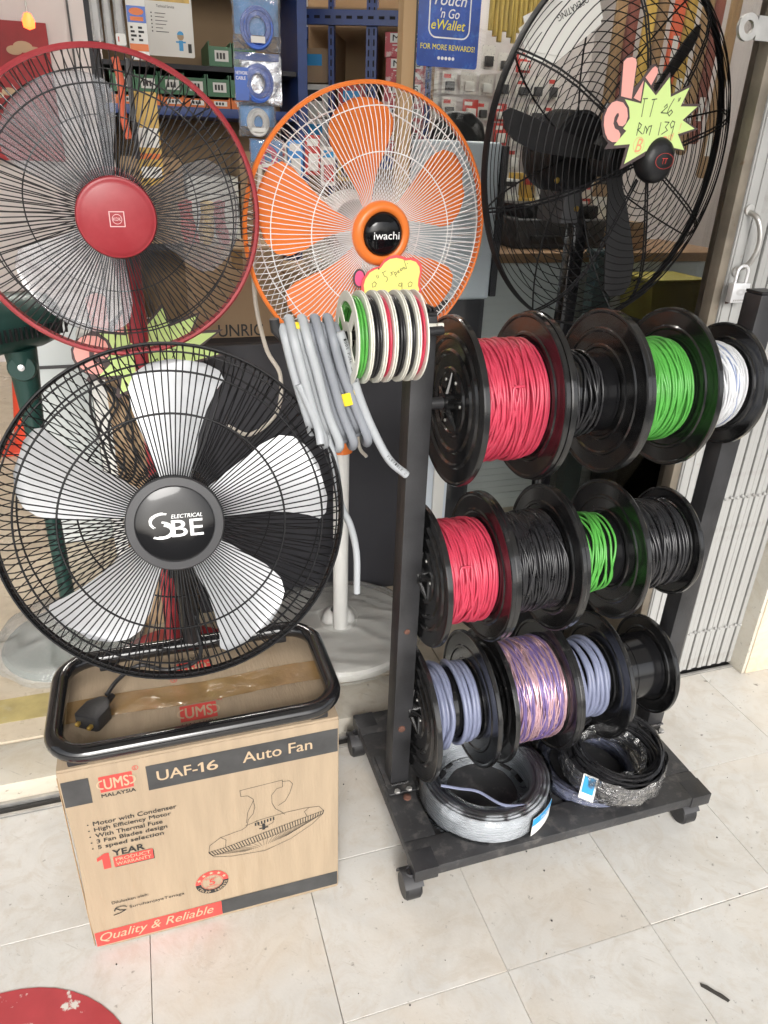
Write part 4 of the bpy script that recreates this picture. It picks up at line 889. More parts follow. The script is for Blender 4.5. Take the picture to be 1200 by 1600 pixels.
# ---- cable coils lying on the tray
def coil(cx, cy, z0, rin, rout, h, wr, seed, tilt=0.0, mess=0.0, seg=72):
    rr = random.Random(seed); mb = MB(); nz = max(2, int(h / (2 * wr))); nr = max(1, int((rout - rin) / (2 * wr)))
    for i in range(nr):
        for k in range(nz):
            if 0 < i < nr - 1 and 0 < k < nz - 1: continue
            rad = rin + wr + i * 2 * wr + rr.uniform(-.2, .2) * wr; z = z0 + wr + k * 2 * wr; A = mess * rr.uniform(0, 1); ph = rr.uniform(0, 6.28); B = mess * rr.uniform(0, 1)
            mb.tube([(cx + (rad + B * math.sin(2 * t + ph)) * math.cos(t) + A * math.cos(ph), cy + (rad + B * math.sin(2 * t + ph)) * math.sin(t) + A * math.sin(ph), z + A * .6 * math.sin(t + ph) + tilt * (rad * math.sin(t + .6) + rad)) for t in [2 * PI * q / seg for q in range(seg)]], wr, 6, closed=True)
    return mb
TZ = BT - .0098
gcx, gcy = .645, 1.108
c1 = thing('grey_cable_coil', 'film wrapped flat coil of grey cable with blue label on the rack base', 'cable coil', (gcx, gcy, TZ))
coil(gcx, gcy, TZ, .112, .156, .072, .0040, 21).build('cable', 'coil_w', c1, smooth=True)
fm = MB().lathe([(.085, .004), (.104, .0), (.1575, .001), (.1595, .02), (.1595, .05), (.1575, .075), (.132, .0775), (.110, .075), (.107, .04), (.104, .004)], face_z(gcx, gcy, TZ), 90)
rumple(fm, .0010, 90, 5).build('film', 'filmtight', c1, smooth=True, ang=80)
lbm = MB(); lbp = MB()
for (mb_, z0_, z1_, rr_) in ((lbm, .012, .066, .1625), (lbp, .042, .065, .1630)):
    for k in range(10):
        a0_, a1_ = -1.28 + k * .05, -1.28 + (k + 1) * .05
        mb_.add([(gcx + rr_ * math.cos(a), gcy + rr_ * math.sin(a), TZ + z) for a, z in ((a0_, z0_), (a1_, z0_), (a1_, z1_), (a0_, z1_))], [(0, 1, 2, 3)])
lb_ = lbm.build('label_wrap', 'label', c1); lbp.build('blue_band', 'bluetag', lb_)
lt = MB()
for k in range(7): a = -1.12 + k * .045; lt.text('PVCABLE'[k], Fr((gcx + .1638 * math.cos(a), gcy + .1638 * math.sin(a), TZ + .048), (-math.sin(a), math.cos(a), 0), (0, 0, 1)), 0, 0, .0055, .009, 0, .2, .02)
lt.build('lettering', 'sign_white', lb_)
MB().tube(smoothpath([(.52, 1.075, TZ + .092), (.56, 1.06, TZ + .086), (.60, 1.045, TZ + .080), (.64, 1.00, TZ + .075), (.69, .985, TZ + .074)], 8), .0034, 7).build('loose_end', 'slate_w', c1, smooth=True)
c2 = thing('slate_cable_coil', 'slate cable coil in clear film beneath the black coil', 'cable coil', (.93, 1.10, TZ))
coil(.925, 1.10, TZ, .095, .125, .030, .005, 22, mess=.003).build('cable', 'slate_w', c2, smooth=True)
rumple(MB().lathe([(.092, .004), (.128, .001), (.131, .018), (.126, .034), (.10, .035), (.092, .028), (.092, .004)], face_z(.925, 1.10, TZ), 80), .002, 90, 6).build('film', 'film', c2, smooth=True, ang=80)
c3 = thing('black_cable_coil', 'loose black cable coil half wrapped in crinkled film on the rack base', 'cable coil', (.965, 1.07, TZ + .037))
z3 = TZ + .037
coil(.965, 1.065, z3, .088, .120, .046, .0036, 23, mess=.004, tilt=.02).build('cable', 'blk_w', c3, smooth=True)
coil(.978, 1.068, z3 + .046, .096, .110, .022, .0026, 24, mess=.009, tilt=.05).build('loose_turns', 'blk_w', c3, smooth=True)
fm = MB().lathe([(.070, .050), (.080, .060), (.086, .02), (.088, .002), (.122, -.001), (.127, .012), (.128, .04), (.124, .058)], face_z(.965, 1.065, z3), 90)
rumple(fm, .0045, 75, 9).build('film', 'filmshine', c3, smooth=True, ang=80)
lf2 = Fr((.855, .995, z3 + .028), Vector((.70, -.72, .0)), (.25, .25, 1)); MB().rect(lf2, -.016, -.028, .018, .032, .0).build('label', 'label', c3); MB().rect(lf2, -.012, -.012, .014, .028, .0012).build('blue_print', 'bluetag', c3)

# ---- arm with hanging cable and small reels
AZ, AY = 1.187, 1.135
arm = thing('hanging_bar', 'black bar fixed across the top of the left rack post', 'bar', (.43, AY, AZ))
MB().tube([(.19, AY, AZ + .03), (.192, AY, AZ + .012), (.20, AY, AZ), (.434, AY, AZ), (.478, AY + .01, AZ)], .008, 10).build('bar', 'blackpaint', arm, smooth=True)
MB().box(.434, .487, 1.1705, 1.1755, AZ - .004, AZ + .006).build('tie_band', 'ivory', arm); MB().box(.477, .489, 1.163, 1.1702, AZ - .006, AZ + .008).build('tie_head', 'ivory', arm, bevel=.002)
RB = .0735
def small_reel(x, wdt, wcol, label, seed, ox=0):
    s = thing('small_reel', label, 'reel', (x, AY - .012, AZ - RB), 'small white reels hanging from the bar')
    cy, cz = AY - .010 + ox, AZ - .002 
    for xx in (x, x + wdt):
        F_ = Fr((xx, cy, cz), (0, 1, 0), (0, 0, 1)); mb = MB()
        mb.lathe([(.058, 0), (RB - .0006, 0), (RB, .0005), (RB, .0021), (RB - .0006, .0026), (.058, .0026), (.058, 0)], F_, 48)
        mb.lathe([(.012, 0), (.026, 0), (.026, .0026), (.012, .0026), (.012, 0)], F_, 24)
        for k in range(4):
            a = seed * .7 + k * PI / 2; mb.prism([(.022 * math.cos(a - .35), .022 * math.sin(a - .35)), (.058 * math.cos(a - .13), .058 * math.sin(a - .13)), (.058 * math.cos(a + .13), .058 * math.sin(a + .13)), (.022 * math.cos(a + .35), .022 * math.sin(a + .35))], F_, .0002, .0024)
        mb.build('disc', 'ivory', s, smooth=True, ang=30)
    rr = random.Random(seed); wd = MB(); wr = .0026; nl = max(2, int((wdt - .0024) / (2 * wr)))
    for k in range(nl):
        for rad in (.050, .0545, .059, .0635):
            ph = rr.uniform(0, 6.28); wd.tube([(x + .0027 + wr + k * 2 * wr + .0006 * math.sin(t * 2 + ph), cy + rad * math.cos(t), cz + rad * math.sin(t)) for t in [2 * PI * q / 40 for q in range(40)]], wr, 6, closed=True)
    wd.build('winding', wcol, s, smooth=True, ang=80)
small_reel(.304, .0200, 'grn_w', 'small white reel of green wire next to the grey cables', 1)
small_reel(.3275, .0182, 'blk_w', 'small white reel of black wire beside the green one', 2)
small_reel(.3495, .0128, 'red_w', 'small white reel of red wire in the middle of the reels', 3)
small_reel(.3662, .0182, 'blk_w', 'small white reel of black wire right of the red reel', 5)
small_reel(.3880, .0128, 'blk_w', 'narrow white reel of black wire, second from the rack post', 6)
small_reel(.4046, .0128, 'red_w', 'small white reel of red wire nearest the rack post', 7)
hc = thing('hanging_cable', 'bunch of thick pale grey flexible cable slung over the bar', 'cable', (.26, AY, 1.0))
rr = random.Random(5)
for k in range(9):
    xt = .203 + k * .0104; dx_ = .050 + .0022 * k; r = .0078; od = k % 2
    zt_ = AZ + .0165 + .0135 * od; yf = AY - .015 - .015 * od; yb = AY + .015 + .015 * od; zb = (1.030, 1.006, 1.020, .998, 1.012, 1.0, 1.022, 1.004, 1.03)[k]
    wob = rr.uniform(-.003, .003)
    def px_(z): s_ = min(1, max(0, (AZ + .01 - z) / (AZ - 1.0))); return xt + dx_ * (s_ ** 1.25) + wob * math.sin(s_ * 6)
    pts = [(xt, AY, zt_), (px_(1.185), yf, 1.188)] + [(px_(z), yf - .006 * math.sin((1.19 - z) * 14), z) for z in (1.15, 1.11, 1.07, zb + .02)] + [(px_(zb), yf + .012, zb + .002), (px_(zb) + .002, (yf + yb) / 2, zb - .004), (px_(zb) + .003, yb - .010, zb + .004)] + [(px_(z) + .004, yb, z) for z in (zb + .03, 1.09, 1.14, 1.185)]
    MB().tube(smoothpath(pts + [(xt, AY + .004, zt_)], 6), r, 10).build('cable_loop', 'ltgrey_w' if k < 4 else 'grey_w', hc, smooth=True, ang=70)
MB().tube(smoothpath([(.288, AY - .03, 1.20), (.300, AY - .034, 1.165), (.318, AY - .036, 1.10), (.345, AY - .034, 1.035), (.378, AY - .03, .975), (.412, AY - .028, .942)], 8), .0074, 10).build('flexible_end', 'ltgrey_w', hc, smooth=True)
MB().tube(smoothpath([(.262, AY - .01, 1.06), (.278, AY - .014, 1.0), (.288, AY - .012, .95), (.296, AY - .01, .89), (.316, AY - .008, .84), (.328, AY - .008, .78), (.330, AY - .008, .695)], 8), .0066, 10).build('flexible_end', 'ltgrey_w', hc, smooth=True)
MB().tube(smoothpath([(.222, AY - .03, 1.12), (.238, AY - .036, 1.08), (.250, AY - .04, 1.045), (.252, AY - .05, 1.022)], 8), .0074, 10).build('flexible_end', 'ltgrey_w', hc, smooth=True)
for (x, y, z, dx, dy, dz) in ((.252, AY - .0505, 1.0215, .04, -.4, -.9), (.330, AY - .008, .6945, 0, 0, -1), (.4125, AY - .0278, .9415, .7, .04, -.7)):
    fe = Fr((x, y, z), Vector((dx, dy, dz)).cross(Vector((.3, 1, .2))), (0, 0, 0) if False else Vector((dx, dy, dz)).cross(Vector((dx, dy, dz)).cross(Vector((.3, 1, .2)))))
    fe.w = Vector((dx, dy, dz)).normalized()
    ce = MB()
    for q in range(3): ce.tube([fe.p(.0028 * math.cos(q * 2.1), .0028 * math.sin(q * 2.1), -.002), fe.p(.0028 * math.cos(q * 2.1), .0028 * math.sin(q * 2.1), .003)], .0022, 7)
    ce.build('core_end', 'inkblk', hc)
MB().lathe([(.0165, 0), (.0175, .001), (.0175, .021), (.0165, .022)], Fr((.3055, AY - .026, 1.083), (1, .0, .3), (0, 1, 0)), 20).build('yellow_tape', 'tapeyel', hc, smooth=True)
MB().lathe([(.0086, 0), (.0088, .014), (.0086, .015)], Fr((.2165, AY - .004, AZ + .0165), (0, 1, .1), (0, 0, 1)), 14).build('yellow_tape', 'tapeyel', hc, smooth=True)
# printed words along the pale cable
wt = MB()
for k, ch in enumerate('100% PURE COPPER'):
    if ch == ' ': continue
    t = k / 15; x = .2925 + .019 * t; z = 1.192 - .068 * t; wt.text(ch, Fr((x, AY - .0428 - .0005, z), (.25, 0, -1), (1, 0, .25)), 0, -.002, .0032, .0044, .0, 0, .01)
for k, ch in enumerate('FLEXIBLE C'):
    if ch == ' ': continue
    t = k / 9; wt.text(ch, Fr((.372 + .034 * t, AY - .0378 + .002 * t, .985 - .036 * t), (.7, 0, -.72), (.72, 0, .7)), 0, -.002, .0032, .0044, .0, 0, .01)
wt.build('lettering', 'inkblk', hc, kind='stuff')

# ================================================================== price signs
STAR = [(-40,57),(-2,34),(31,70),(44,34),(97,55),(80,18),(134,21),(94,-8),(138,-23),(87,-36),(117,-67),(65,-62),(71,-100),(31,-77),(-4,-73),(-64,-100),(-56,-61),(-103,-65),(-73,-36),(-83,-32),(-68,-12),(-75,8),(-91,22),(-41,17)]
BACK = [(-107,26),(-110,58),(-109,92),(-96,101),(-76,97),(-70,87),(-69,43),(-45,67),(-30,88),(-17,92),(-6,84),(-5,75),(-14,49),(-3,39),(31,79),(45,39),(105,63),(86,24),(148,27),(101,-8),(153,-23),(95,-40),(124,-69),(69,-66),(74,-110),(30,-85),(-4,-82),(-73,-111),(-65,-68),(-127,-73),(-119,-61),(-136,-49),(-146,-27),(-146,-8),(-135,10),(-111,22)]
THUMB = [(-114,18),(-95,16),(-81,6),(-75,-9),(-78,-22),(-86,-28),(-97,-27),(-105,-19),(-101,-8),(-103,-4),(-108,-5),(-113,-12),(-114,-24),(-107,-33),(-96,-36),(-89,-43),(-89,-51),(-96,-58),(-109,-59),(-123,-54),(-133,-43),(-140,-28),(-142,-12),(-136,3),(-126,14)]
FIN1 = [(-110,88),(-102,95),(-88,98),(-78,96),(-73,89),(-72,24),(-103,27)]
FIN2 = [(-41,65),(-25,83),(-18,87),(-10,84),(-7,76),(-21,52)]
FIN3 = [(-45,59),(-45,21),(-66,26)]
HAND = [[(-38,26),(-26,27)],[(-34,26),(-35,-7)],[(-12,26),(2,28)],[(-5,27),(-10,-6)],[(29,14),(36,20),(38,15),(22,3),(40,3)],[(55,31),(45,15),(41,4),(49,-2),(57,6),(52,10),(44,4)],[(70,33),(69,27)],[(74,34),(72,29)],[(-41,-43),(-39,-19),(-31,-23),(-35,-30),(-41,-32),(-25,-40)],[(-21,-39),(-19,-25),(-13,-30),(-13,-38),(-8,-25),(0,-23),(-3,-41)],[(27,-16),(25,-40)],[(39,-14),(52,-14),(43,-24),(51,-30),(35,-38)],[(70,-13),(62,-11),(57,-18),(62,-25),(69,-20),(70,-13),(65,-49)]]
def star_sign(F, k, label, words):
    s = thing('price_sign', label, 'price sign', tuple(F.p(0, -.1, 0)))
    MB().prism(BACK, F, -.0022, -.0003, k).build('backing', 'brownb', s)
    MB().prism(STAR, F, .0, .0008, k).build('starburst', 'neon', s)
    for nm, q in (('thumb', THUMB), ('finger', FIN1), ('finger', FIN2), ('finger', FIN3)): MB().prism(q, F, .0, .0008, k).build(nm, 'pinkc', s)
    if words:
        h = MB()
        for q in HAND: h.stroke(q, F, .0019, .0012, k)
        h.build('handwriting', 'pen', s)
        MB().text('B', F, -.039, -.074, .020, .026, .0014, .3).text('B', F, .034, -.067, .020, .026, .0014, .3).text('uy', F, .060, -.052, .018, .014, .0014, .3, 0, .35).text('!', F, .086, -.034, .004, .021, .0014, .3).text('t', F, .018, -.062, .006, .010, .0014, .3).disc(F, -.029, -.061, .016, .0011, 20, r2=.0152).build('orange_writing', 'penor', s, kind='stuff')
    else:
        h = MB()
        for q in [[(-60,-12),(-45,-8),(-58,-30)], [(-30,-8),(-20,-24),(-8,-10)], [(-48,-40),(-30,-44)], [(0,-40),(14,-30),(20,-46),(4,-44)], [(30,-30),(38,-44)], [(40,-10),(52,-12),(44,-28)]]: h.stroke(q, F, .0022, .0012, k)
        h.build('handwriting', 'pen', s); MB().text('Best Buy', F, -.03, -.075, .075, .014, .0014, .3).build('orange_writing', 'penor', s, kind='stuff')
SFR = Fr((1.077, 1.496, 1.5490), (1, .20, 0), (0, .01, 1))
star_sign(SFR, .00098, 'neon green starburst price card with pink hand on the large black fan', True)
star_sign(Fr((.0, 1.90, 1.008), (1, .02, -.03), (0, .05, 1)), .00125, 'neon green starburst price card with pink hand below the red fan', False)
CLOUD = [(-64,-12),(-60,1),(-50,14),(-38,20),(-25,23),(-16,34),(-4,41),(11,43),(25,40),(32,37),(44,38),(57,34),(65,24),(67,13),(64,-1),(63,-15),(67,-24),(61,-38),(49,-43),(-53,-43),(-62,-31)]
CW = [[(-36,8),(-33,2)],[(-32,9),(-30,3)],[(-45,-9),(-39,-5),(-35,-9),(-38,-15),(-44,-16),(-45,-10)],[(-21,14),(-17,6),(-11,4),(-9,-1),(-13,-6)],[(-22,13),(-13,17)],[(4,15),(-2,13),(2,10),(-2,7)],[(6,13),(11,4)],[(6,13),(10,14),(12,10),(8,9)],[(14,13),(17,17),(14,16),(15,12),(19,14)],[(20,17),(23,21),(20,20),(22,16),(25,19)],[(31,22),(27,24),(25,21),(30,20),(35,21),(28,39)],[(36,32),(37,31)],[(24,-9),(18,-10),(17,-15),(23,-16),(25,-9),(25,-22)],[(44,-7),(39,-11),(41,-18),(48,-16),(49,-9),(44,-7)]]
ct = thing('price_tag', 'yellow cloud shaped price tag with red border on the orange fan', 'price tag', (.518, 1.545, 1.165))
CF = Fr((.5178, 1.545, 1.2109), (1, .06, 0), (0, .05, 1))
MB().prism([(x * 1.09, y * 1.12 + 1) for x, y in CLOUD], CF, -.0018, -.0003, .001).build('border', 'redc', ct)
MB().prism(CLOUD, CF, .0, .0008, .001).build('card', 'yellowc', ct)
h = MB()
for q in CW: h.stroke(q, CF, .0011, .0012, .001)
h.build('handwriting', 'pen', ct); MB().disc(CF, -.030, .0215, .002, .0013, 10).build('punch_hole', 'inkblk', ct)
hk = Fr((.447, 1.55, 1.212), (1, .06, 0), (0, 0, 1)); hb = thing('round_tag', 'small round hot pink tag with black border beside the yellow tag', 'tag', (.447, 1.55, 1.19))
MB().prism([(.0145 * math.cos(a), .020 * math.sin(a)) for a in arc(0, 2 * PI, 24)[:-1]], hk, -.0015, -.0002).build('border', 'brownb', hb); MB().prism([(.0105 * math.cos(a), .016 * math.sin(a)) for a in arc(0, 2 * PI, 24)[:-1]], hk, 0, .0008).build('card', 'hotpink', hb)

# ================================================================== shop interior
def carton(name, label, x0, x1, y0, y1, z0, z1, m, cat='carton', tape='tape', print_=None, group=None, inkm='inkdark'):
    s = thing(name, label, cat, ((x0 + x1) / 2, (y0 + y1) / 2, z0), group)
    MB().box(x0, x1, y0, y1, z0 + .001, z1 - .004).build('body', m, s, bevel=.0025)
    ym = (y0 + y1) / 2
    MB().box(x0 + .001, x1 - .001, y0 + .001, ym - .001, z1 - .0038, z1).box(x0 + .001, x1 - .001, ym + .001, y1 - .001, z1 - .0038, z1).build('flap', m, s)
    F_ = face_y(x0, y0, z0)
    if print_:
        p = MB(); W_, H_ = x1 - x0, z1 - z0
        for t_, a, b, c, d in print_: p.text(t_, F_, a * W_, b * H_, c * W_, d * H_, .0012, 0, .02)
        p.build('lettering', inkm, s)
    if tape: MB().rect(F_, (x1 - x0) * .44, (z1 - z0) * .78, (x1 - x0) * .56, (z1 - z0) - .004, .0008).build('tape', tape, s)
    return s
# charcoal cabinet behind the orange fan, cartons on it
cb = thing('charcoal_cabinet', 'low charcoal cabinet with a panelled front behind the orange fan', 'cabinet', (.42, 2.3, .06))
MB().box(.075, .715, 2.185, 2.50, .0595, .93).build('carcass', 'charcoal', cb, bevel=.003)
MB().box(.070, .716, 2.127, 2.51, .9305, .945).build('top', 'charcoal', cb, bevel=.002)
MB().box(.070, .80, 2.085, 2.1265, .0595, .95).build('front_panel', 'charcoal', cb, bevel=.003)
for a, b_ in ((.078, .405), (.409, .712)): MB().box(a, b_, 2.168, 2.1845, .10, .925).build('door', 'charcoal', cb, bevel=.002)
carton('cardboard_box', 'brown cardboard box with cropped dark lettering on the charcoal cabinet', .135, .40, 2.20, 2.46, .9455, 1.20, 'card2', print_=[('UNRIC', .25, .02, .5, .14), ('G', .86, .02, .1, .14)])
carton('cardboard_box', 'plain brown box seen through the orange grille above the cabinet', .405, .735, 2.23, 2.48, .9455, 1.13, 'card2')
carton('cardboard_box', 'small beige box standing on the plain brown box behind the orange fan', .50, .63, 2.26, 2.40, 1.131, 1.33, 'ivory', tape=None)
# red and yellow tools, white device
tl = thing('tool_bundle', 'bundle of red and yellow handled tools on the box behind the red fan', 'tools', (.16, 2.3, 1.20))
for k in range(9):
    x, y = .15 + (k % 3) * .045 + R_.uniform(-.01, .01), 2.27 + (k // 3) * .05; tx, ty = R_.uniform(-.25, .25), R_.uniform(-.2, .2); z = 1.2005
    MB().tube([(x, y, z + .005), (x + tx * .03, y + ty * .03, z + .03), (x + tx * .08, y + ty * .08, z + .08), (x + tx * .11, y + ty * .11, z + .11), (x + tx * .12, y + ty * .12, z + .115)], [.012, .018, .013, .017, .006], 10).build('handle', ('pkred', 'tool2', 'redp')[k % 3], tl, smooth=True)
wd_ = thing('white_device', 'white plastic device with a black top window left of the cabinet boxes', 'device', (.0, 2.35, .80))
MB().box(-.20, .065, 2.26, 2.45, .88, .965).build('case', 'white', wd_, bevel=.012, seg=3); MB().box(-.06, .04, 2.29, 2.40, .9655, .972).build('window', 'glossblack', wd_, bevel=.003); MB().box(-.18, .05, 2.28, 2.43, .06, .879).build('stand', 'white', wd_, bevel=.006)
wp = thing('leaning_board', 'white panel board leaning inside the shop behind the green fan', 'panel', (-.36, 2.75, .06))
MB().box(-.40, -.215, 2.70, 2.76, .0595, .90).build('board', 'offwhite', wp, bevel=.006); MB().box(-.39, -.225, 2.692, 2.6995, .75, .76).build('trim', 'darkgrey', wp)
cb2 = carton('flat_carton', 'tall flat brown carton with red edge stripe behind the black fan', -.125, .055, 2.06, 2.12, .0595, .885, 'card2', tape=None)
MB().rect(face_y(-.125, 2.06, .06), .135, .01, .150, .80, .001).build('red_stripe', 'pkred', cb2)
MB().rect(face_y(-.125, 2.06, .06), .155, .01, .178, .80, .001).build('grey_stripe', 'darkgrey', cb2)
bk = thing('cable_tangle', 'tangle of thin black leads hanging by the flat carton', 'cable', (-.13, 2.04, .6))
for k in range(5):
    pts = [(-.155 + .012 * k, 2.035, .90 - .01 * k)] + [(-.15 + .02 * k + R_.uniform(-.03, .03), 2.03 + R_.uniform(-.008, .008), .82 - .07 * q + R_.uniform(-.01, .01)) for q in range(4)] + [(-.19 + .03 * k, 2.035, .58)]
    MB().tube(smoothpath(pts, 6), .0036, 6).build('lead', 'matblack', bk, smooth=True)
cn = thing('traffic_cone', 'red orange traffic cone behind the green fan neck', 'cone', (-.59, 3.85, .06))
MB().lathe([(.13, .0), (.13, .012), (.105, .02), (.03, .58), (.022, .59), (.0001, .59)], face_z(-.60, 3.85, .0595), 32).build('cone', 'conered', cn, smooth=True, ang=50); MB().box(-.75, -.45, 3.70, 4.0, .0592, .08).build('foot', 'conered', cn, bevel=.01)

for (nm_, x, y, lb_l) in (('ceiling_lamp', .2, 3.6, 'lit white fluorescent tube on the shop ceiling over the entrance aisle'), ('ceiling_lamp', 1.9, 3.0, 'lit white fluorescent tube on the shop ceiling behind the window')):
    cl_ = thing(nm_, lb_l, 'lamp', (x, y, 3.2)); MB().box(x - .62, x + .62, y - .045, y + .045, 3.14, 3.2005).build('housing', 'white', cl_, bevel=.006); MB().tube([(x - .59, y, 3.115), (x + .59, y, 3.115)], .018, 14).build('tube', 'lamptube', cl_, smooth=True)
# poster, hanging packs
ps = thing('notice', 'laminated cream notice with small line drawing hanging near the shop entrance', 'notice', (.16, 2.6, 1.70))
NF = face_y(.095, 2.6, 1.695)
MB().prism(rrect(0, 0, .13, .19, .004), NF, -.003, 0).build('sheet', 'paper', ps); MB().rect(NF, .004, .135, .124, .155, .0006).build('header', 'tool2', ps)
nn_ = MB().text('Technical Service', NF, .030, .120, .05, .007, .0008)
for k in range(6): nn_.rect(NF, .024, .105 - .009 * k, .024 + (.03, .026, .034, .03, .02, .036)[k], .1065 - .009 * k, .0007).disc(NF, .014, .106 - .009 * k, .002, .0007, 8)
nn_.rect(NF, .112, .012, .122, .035, .0007); nn_.build('print', 'inkdark', ps, kind='stuff')
fg = MB(); fg.disc(NF, .092, .052, .0095, .0008, 20); fg.build('figure_face', 'inktan', ps)
MB().disc(NF, .092, .056, .0095, .0009, 16, a0=0, a1=PI).rect(NF, .086, .016, .098, .042, .0008).rect(NF, .078, .036, .086, .040, .0008).rect(NF, .098, .036, .106, .040, .0008).build('figure_clothes', 'bluetag', ps)
for i, (x, w2, z, hgt) in enumerate(((-.052, .026, 1.69, .22), (-.022, .022, 1.675, .23), (.004, .026, 1.68, .22))):
    s = thing('hanging_pack', ('clear sleeve of white cable ties, leftmost of the hanging sleeves', 'clear sleeve of grey cable ties hanging in the middle of three', 'clear sleeve of cable ties with a white tag, rightmost sleeve')[i], 'pack', (x + w2 / 2, 2.3, z), 'sleeves of cable ties hanging at upper left')
    for q in range(6): MB().tube([(x + .003 + q * w2 / 6.5, 2.302 + .004 * (q % 2), z + .02), (x + w2 * .3 + q * w2 / 14, 2.303, z + hgt)], .0016, 5).build('cable_tie', 'label', s)
    fq = MB(); nn2 = 12
    for q in range(nn2 + 1):
        t = q / nn2; ww = w2 * (.55 + .45 * math.sin(PI * (1 - t) * .5 + .0)); cxx = x + w2 / 2
        for (a, yy) in ((-ww / 2, 2.300), (-ww / 4, 2.290), (ww / 4, 2.290), (ww / 2, 2.300), (ww / 4, 2.312), (-ww / 4, 2.312)): fq.v.append(Vector((cxx + a, yy + R_.uniform(-.002, .002), z + hgt * t)))
    for q in range(nn2):
        for j in range(6): fq.f.append((q * 6 + j, q * 6 + (j + 1) % 6, (q + 1) * 6 + (j + 1) % 6, (q + 1) * 6 + j))
    fq.build('sleeve', 'sleeve', s, smooth=True)
    if i == 2: MB().prism(rrect(0, 0, .024, .026, .004), face_y(x, 2.286, z + .002), 0, .001).build('tag', 'label', s); MB().rect(face_y(x, 2.286, z + .002), .005, .008, .008, .019, .0013).build('tag_print', 'pkred', s)
bp_ = thing('blister_pack', 'tall blue and orange blister pack hanging left of the cream notice', 'pack', (.06, 2.31, 1.66))
QF = face_y(.036, 2.31, 1.655); MB().prism(rrect(0, 0, .048, .17, .003), QF, -.004, 0).build('card', 'label', bp_); MB().rect(QF, .001, .082, .047, .118, .0006).build('blue_panel', 'blueplastic', bp_); MB().disc(QF, .024, .106, .018, .0009, 20, ry=.45).rect(QF, .008, .086, .040, .095, .0009).rect(QF, .001, .02, .047, .036, .0008).build('orange_print', 'binO', bp_, kind='stuff'); 
pr = MB()
for k in range(8): pr.rect(QF, .006 + .019 * (k % 2), .042 + .009 * (k // 2), .012 + .019 * (k % 2) + .004 * (k % 3), .047 + .009 * (k // 2), .0008)
pr.build('small_print', 'inkdark', bp_)
sa = thing('hand_saw', 'orange handled tool hanging behind the red fan rim', 'tool', (.01, 2.34, 1.42))
MB().tube(smoothpath([(-.004, 2.34, 1.66), (.004, 2.335, 1.60), (.0, 2.34, 1.53), (.010, 2.34, 1.47)], 6), [.010] * 19, 8).build('handle', 'tool3', sa, smooth=True); MB().box(.02, .034, 2.335, 2.345, 1.42, 1.66).build('grip', 'matblack', sa, bevel=.003)
yp = thing('yellow_packs', 'tall yellow and white packet strip behind the red fan', 'packet', (.06, 2.42, 1.35)); YF = face_y(.03, 2.42, 1.35); MB().prism(rrect(0, 0, .065, .24, .004), YF, -.01, 0).build('card', 'tool2', yp); MB().rect(YF, .004, .10, .061, .15, .0006).build('white_band', 'label', yp); MB().rect(YF, .004, .02, .061, .05, .0006).build('white_band', 'label', yp); MB().rect(YF, .004, .07, .061, .085, .0006).build('orange_band', 'binO', yp)

# network cable bags
def cable_bag(x, y, z, w2, h2, label, face, seed, ring_r=.032, foil=False):
    s = thing('cable_bag', label, 'cable bag', (x, y, z - h2 / 2), 'bags of network cable hanging in a column')
    rr2 = random.Random(seed); cb_ = MB()
    for k in range(12):
        ra = ring_r * (1.25 - .11 * (k % 5)); ph = rr2.uniform(0, 6)
        cb_.tube([(x + ra * math.cos(t) + .002 * math.sin(ph), y - .004 - .004 * (k // 4) + .002 * math.sin(t + ph), z - h2 * .08 + ra * 1.15 * math.sin(t)) for t in [2 * PI * q / 32 for q in range(32)]], 0.0042, 6, closed=True)
    cb_.build('cable', face, s, smooth=True)
    sh = MB(); nx, nz = 9, 12
    for side, yy in ((0, -.020), (1, .010)):
        for i in range(nz + 1):
            for j in range(nx + 1):
                u, v = j / nx * 2 - 1, i / nz * 2 - 1; bulge = (1 - u ** 4) * (1 - v ** 4)
                sh.v.append(Vector((x + u * w2 / 2 * (1 + .02 * math.sin(v * 9 + seed)), y + yy * bulge + rr2.uniform(-.0015, .0015), z + v * h2 / 2)))
        o_ = side * (nz + 1) * (nx + 1)
        for i in range(nz):
            for j in range(nx):
                a = o_ + i * (nx + 1) + j; q = (a, a + 1, a + nx + 2, a + nx + 1); sh.f.append(q if side == 0 else q[::-1])
    sh.build('bag', 'bagclear', s, smooth=True)
    hd2 = MB().box(x - w2 * .46, x + w2 * .46, y + .002, y + .004, z - h2 * (.2 if not foil else -.36), z + h2 * .5).build('header_card', 'skyblue' if not foil else 'blueplastic', s)
    if foil:
        ff = MB(); nx2 = 10
        for i in range(nx2 + 1):
            for j in range(nx2 + 1): u, v = j / nx2 * 2 - 1, i / nx2 * 2 - 1; ff.v.append(Vector((x + .012 + u * w2 * .42, y + .0095 + R_.uniform(-.003, .003), z + v * h2 * .46)))
        for i in range(nx2):
            for j in range(nx2): a = i * (nx2 + 1) + j; ff.f.append((a, a + 1, a + nx2 + 2, a + nx2 + 1))
        ff.build('foil_back', 'foil', s, smooth=True); MB().box(x - w2 / 2, x - w2 * .22, y - .0185, y - .0165, z - h2 * .42, z + h2 * .2).build('blue_panel', 'blueplastic', s)
        MB().text('NETWORK', face_y(x - w2 * .48, y - .0187, z), 0, .008, .032, .008, .0004, 0, .02).text('CABLE', face_y(x - w2 * .48, y - .0187, z), 0, -.004, .026, .008, .0004, 0, .02).build('lettering', 'sign_white', s)
    else:
        MB().box(x - .02, x + .018, y - .0225, y - .0212, z - h2 * .36, z - h2 * .24).build('price_label', 'label', s)
    return s
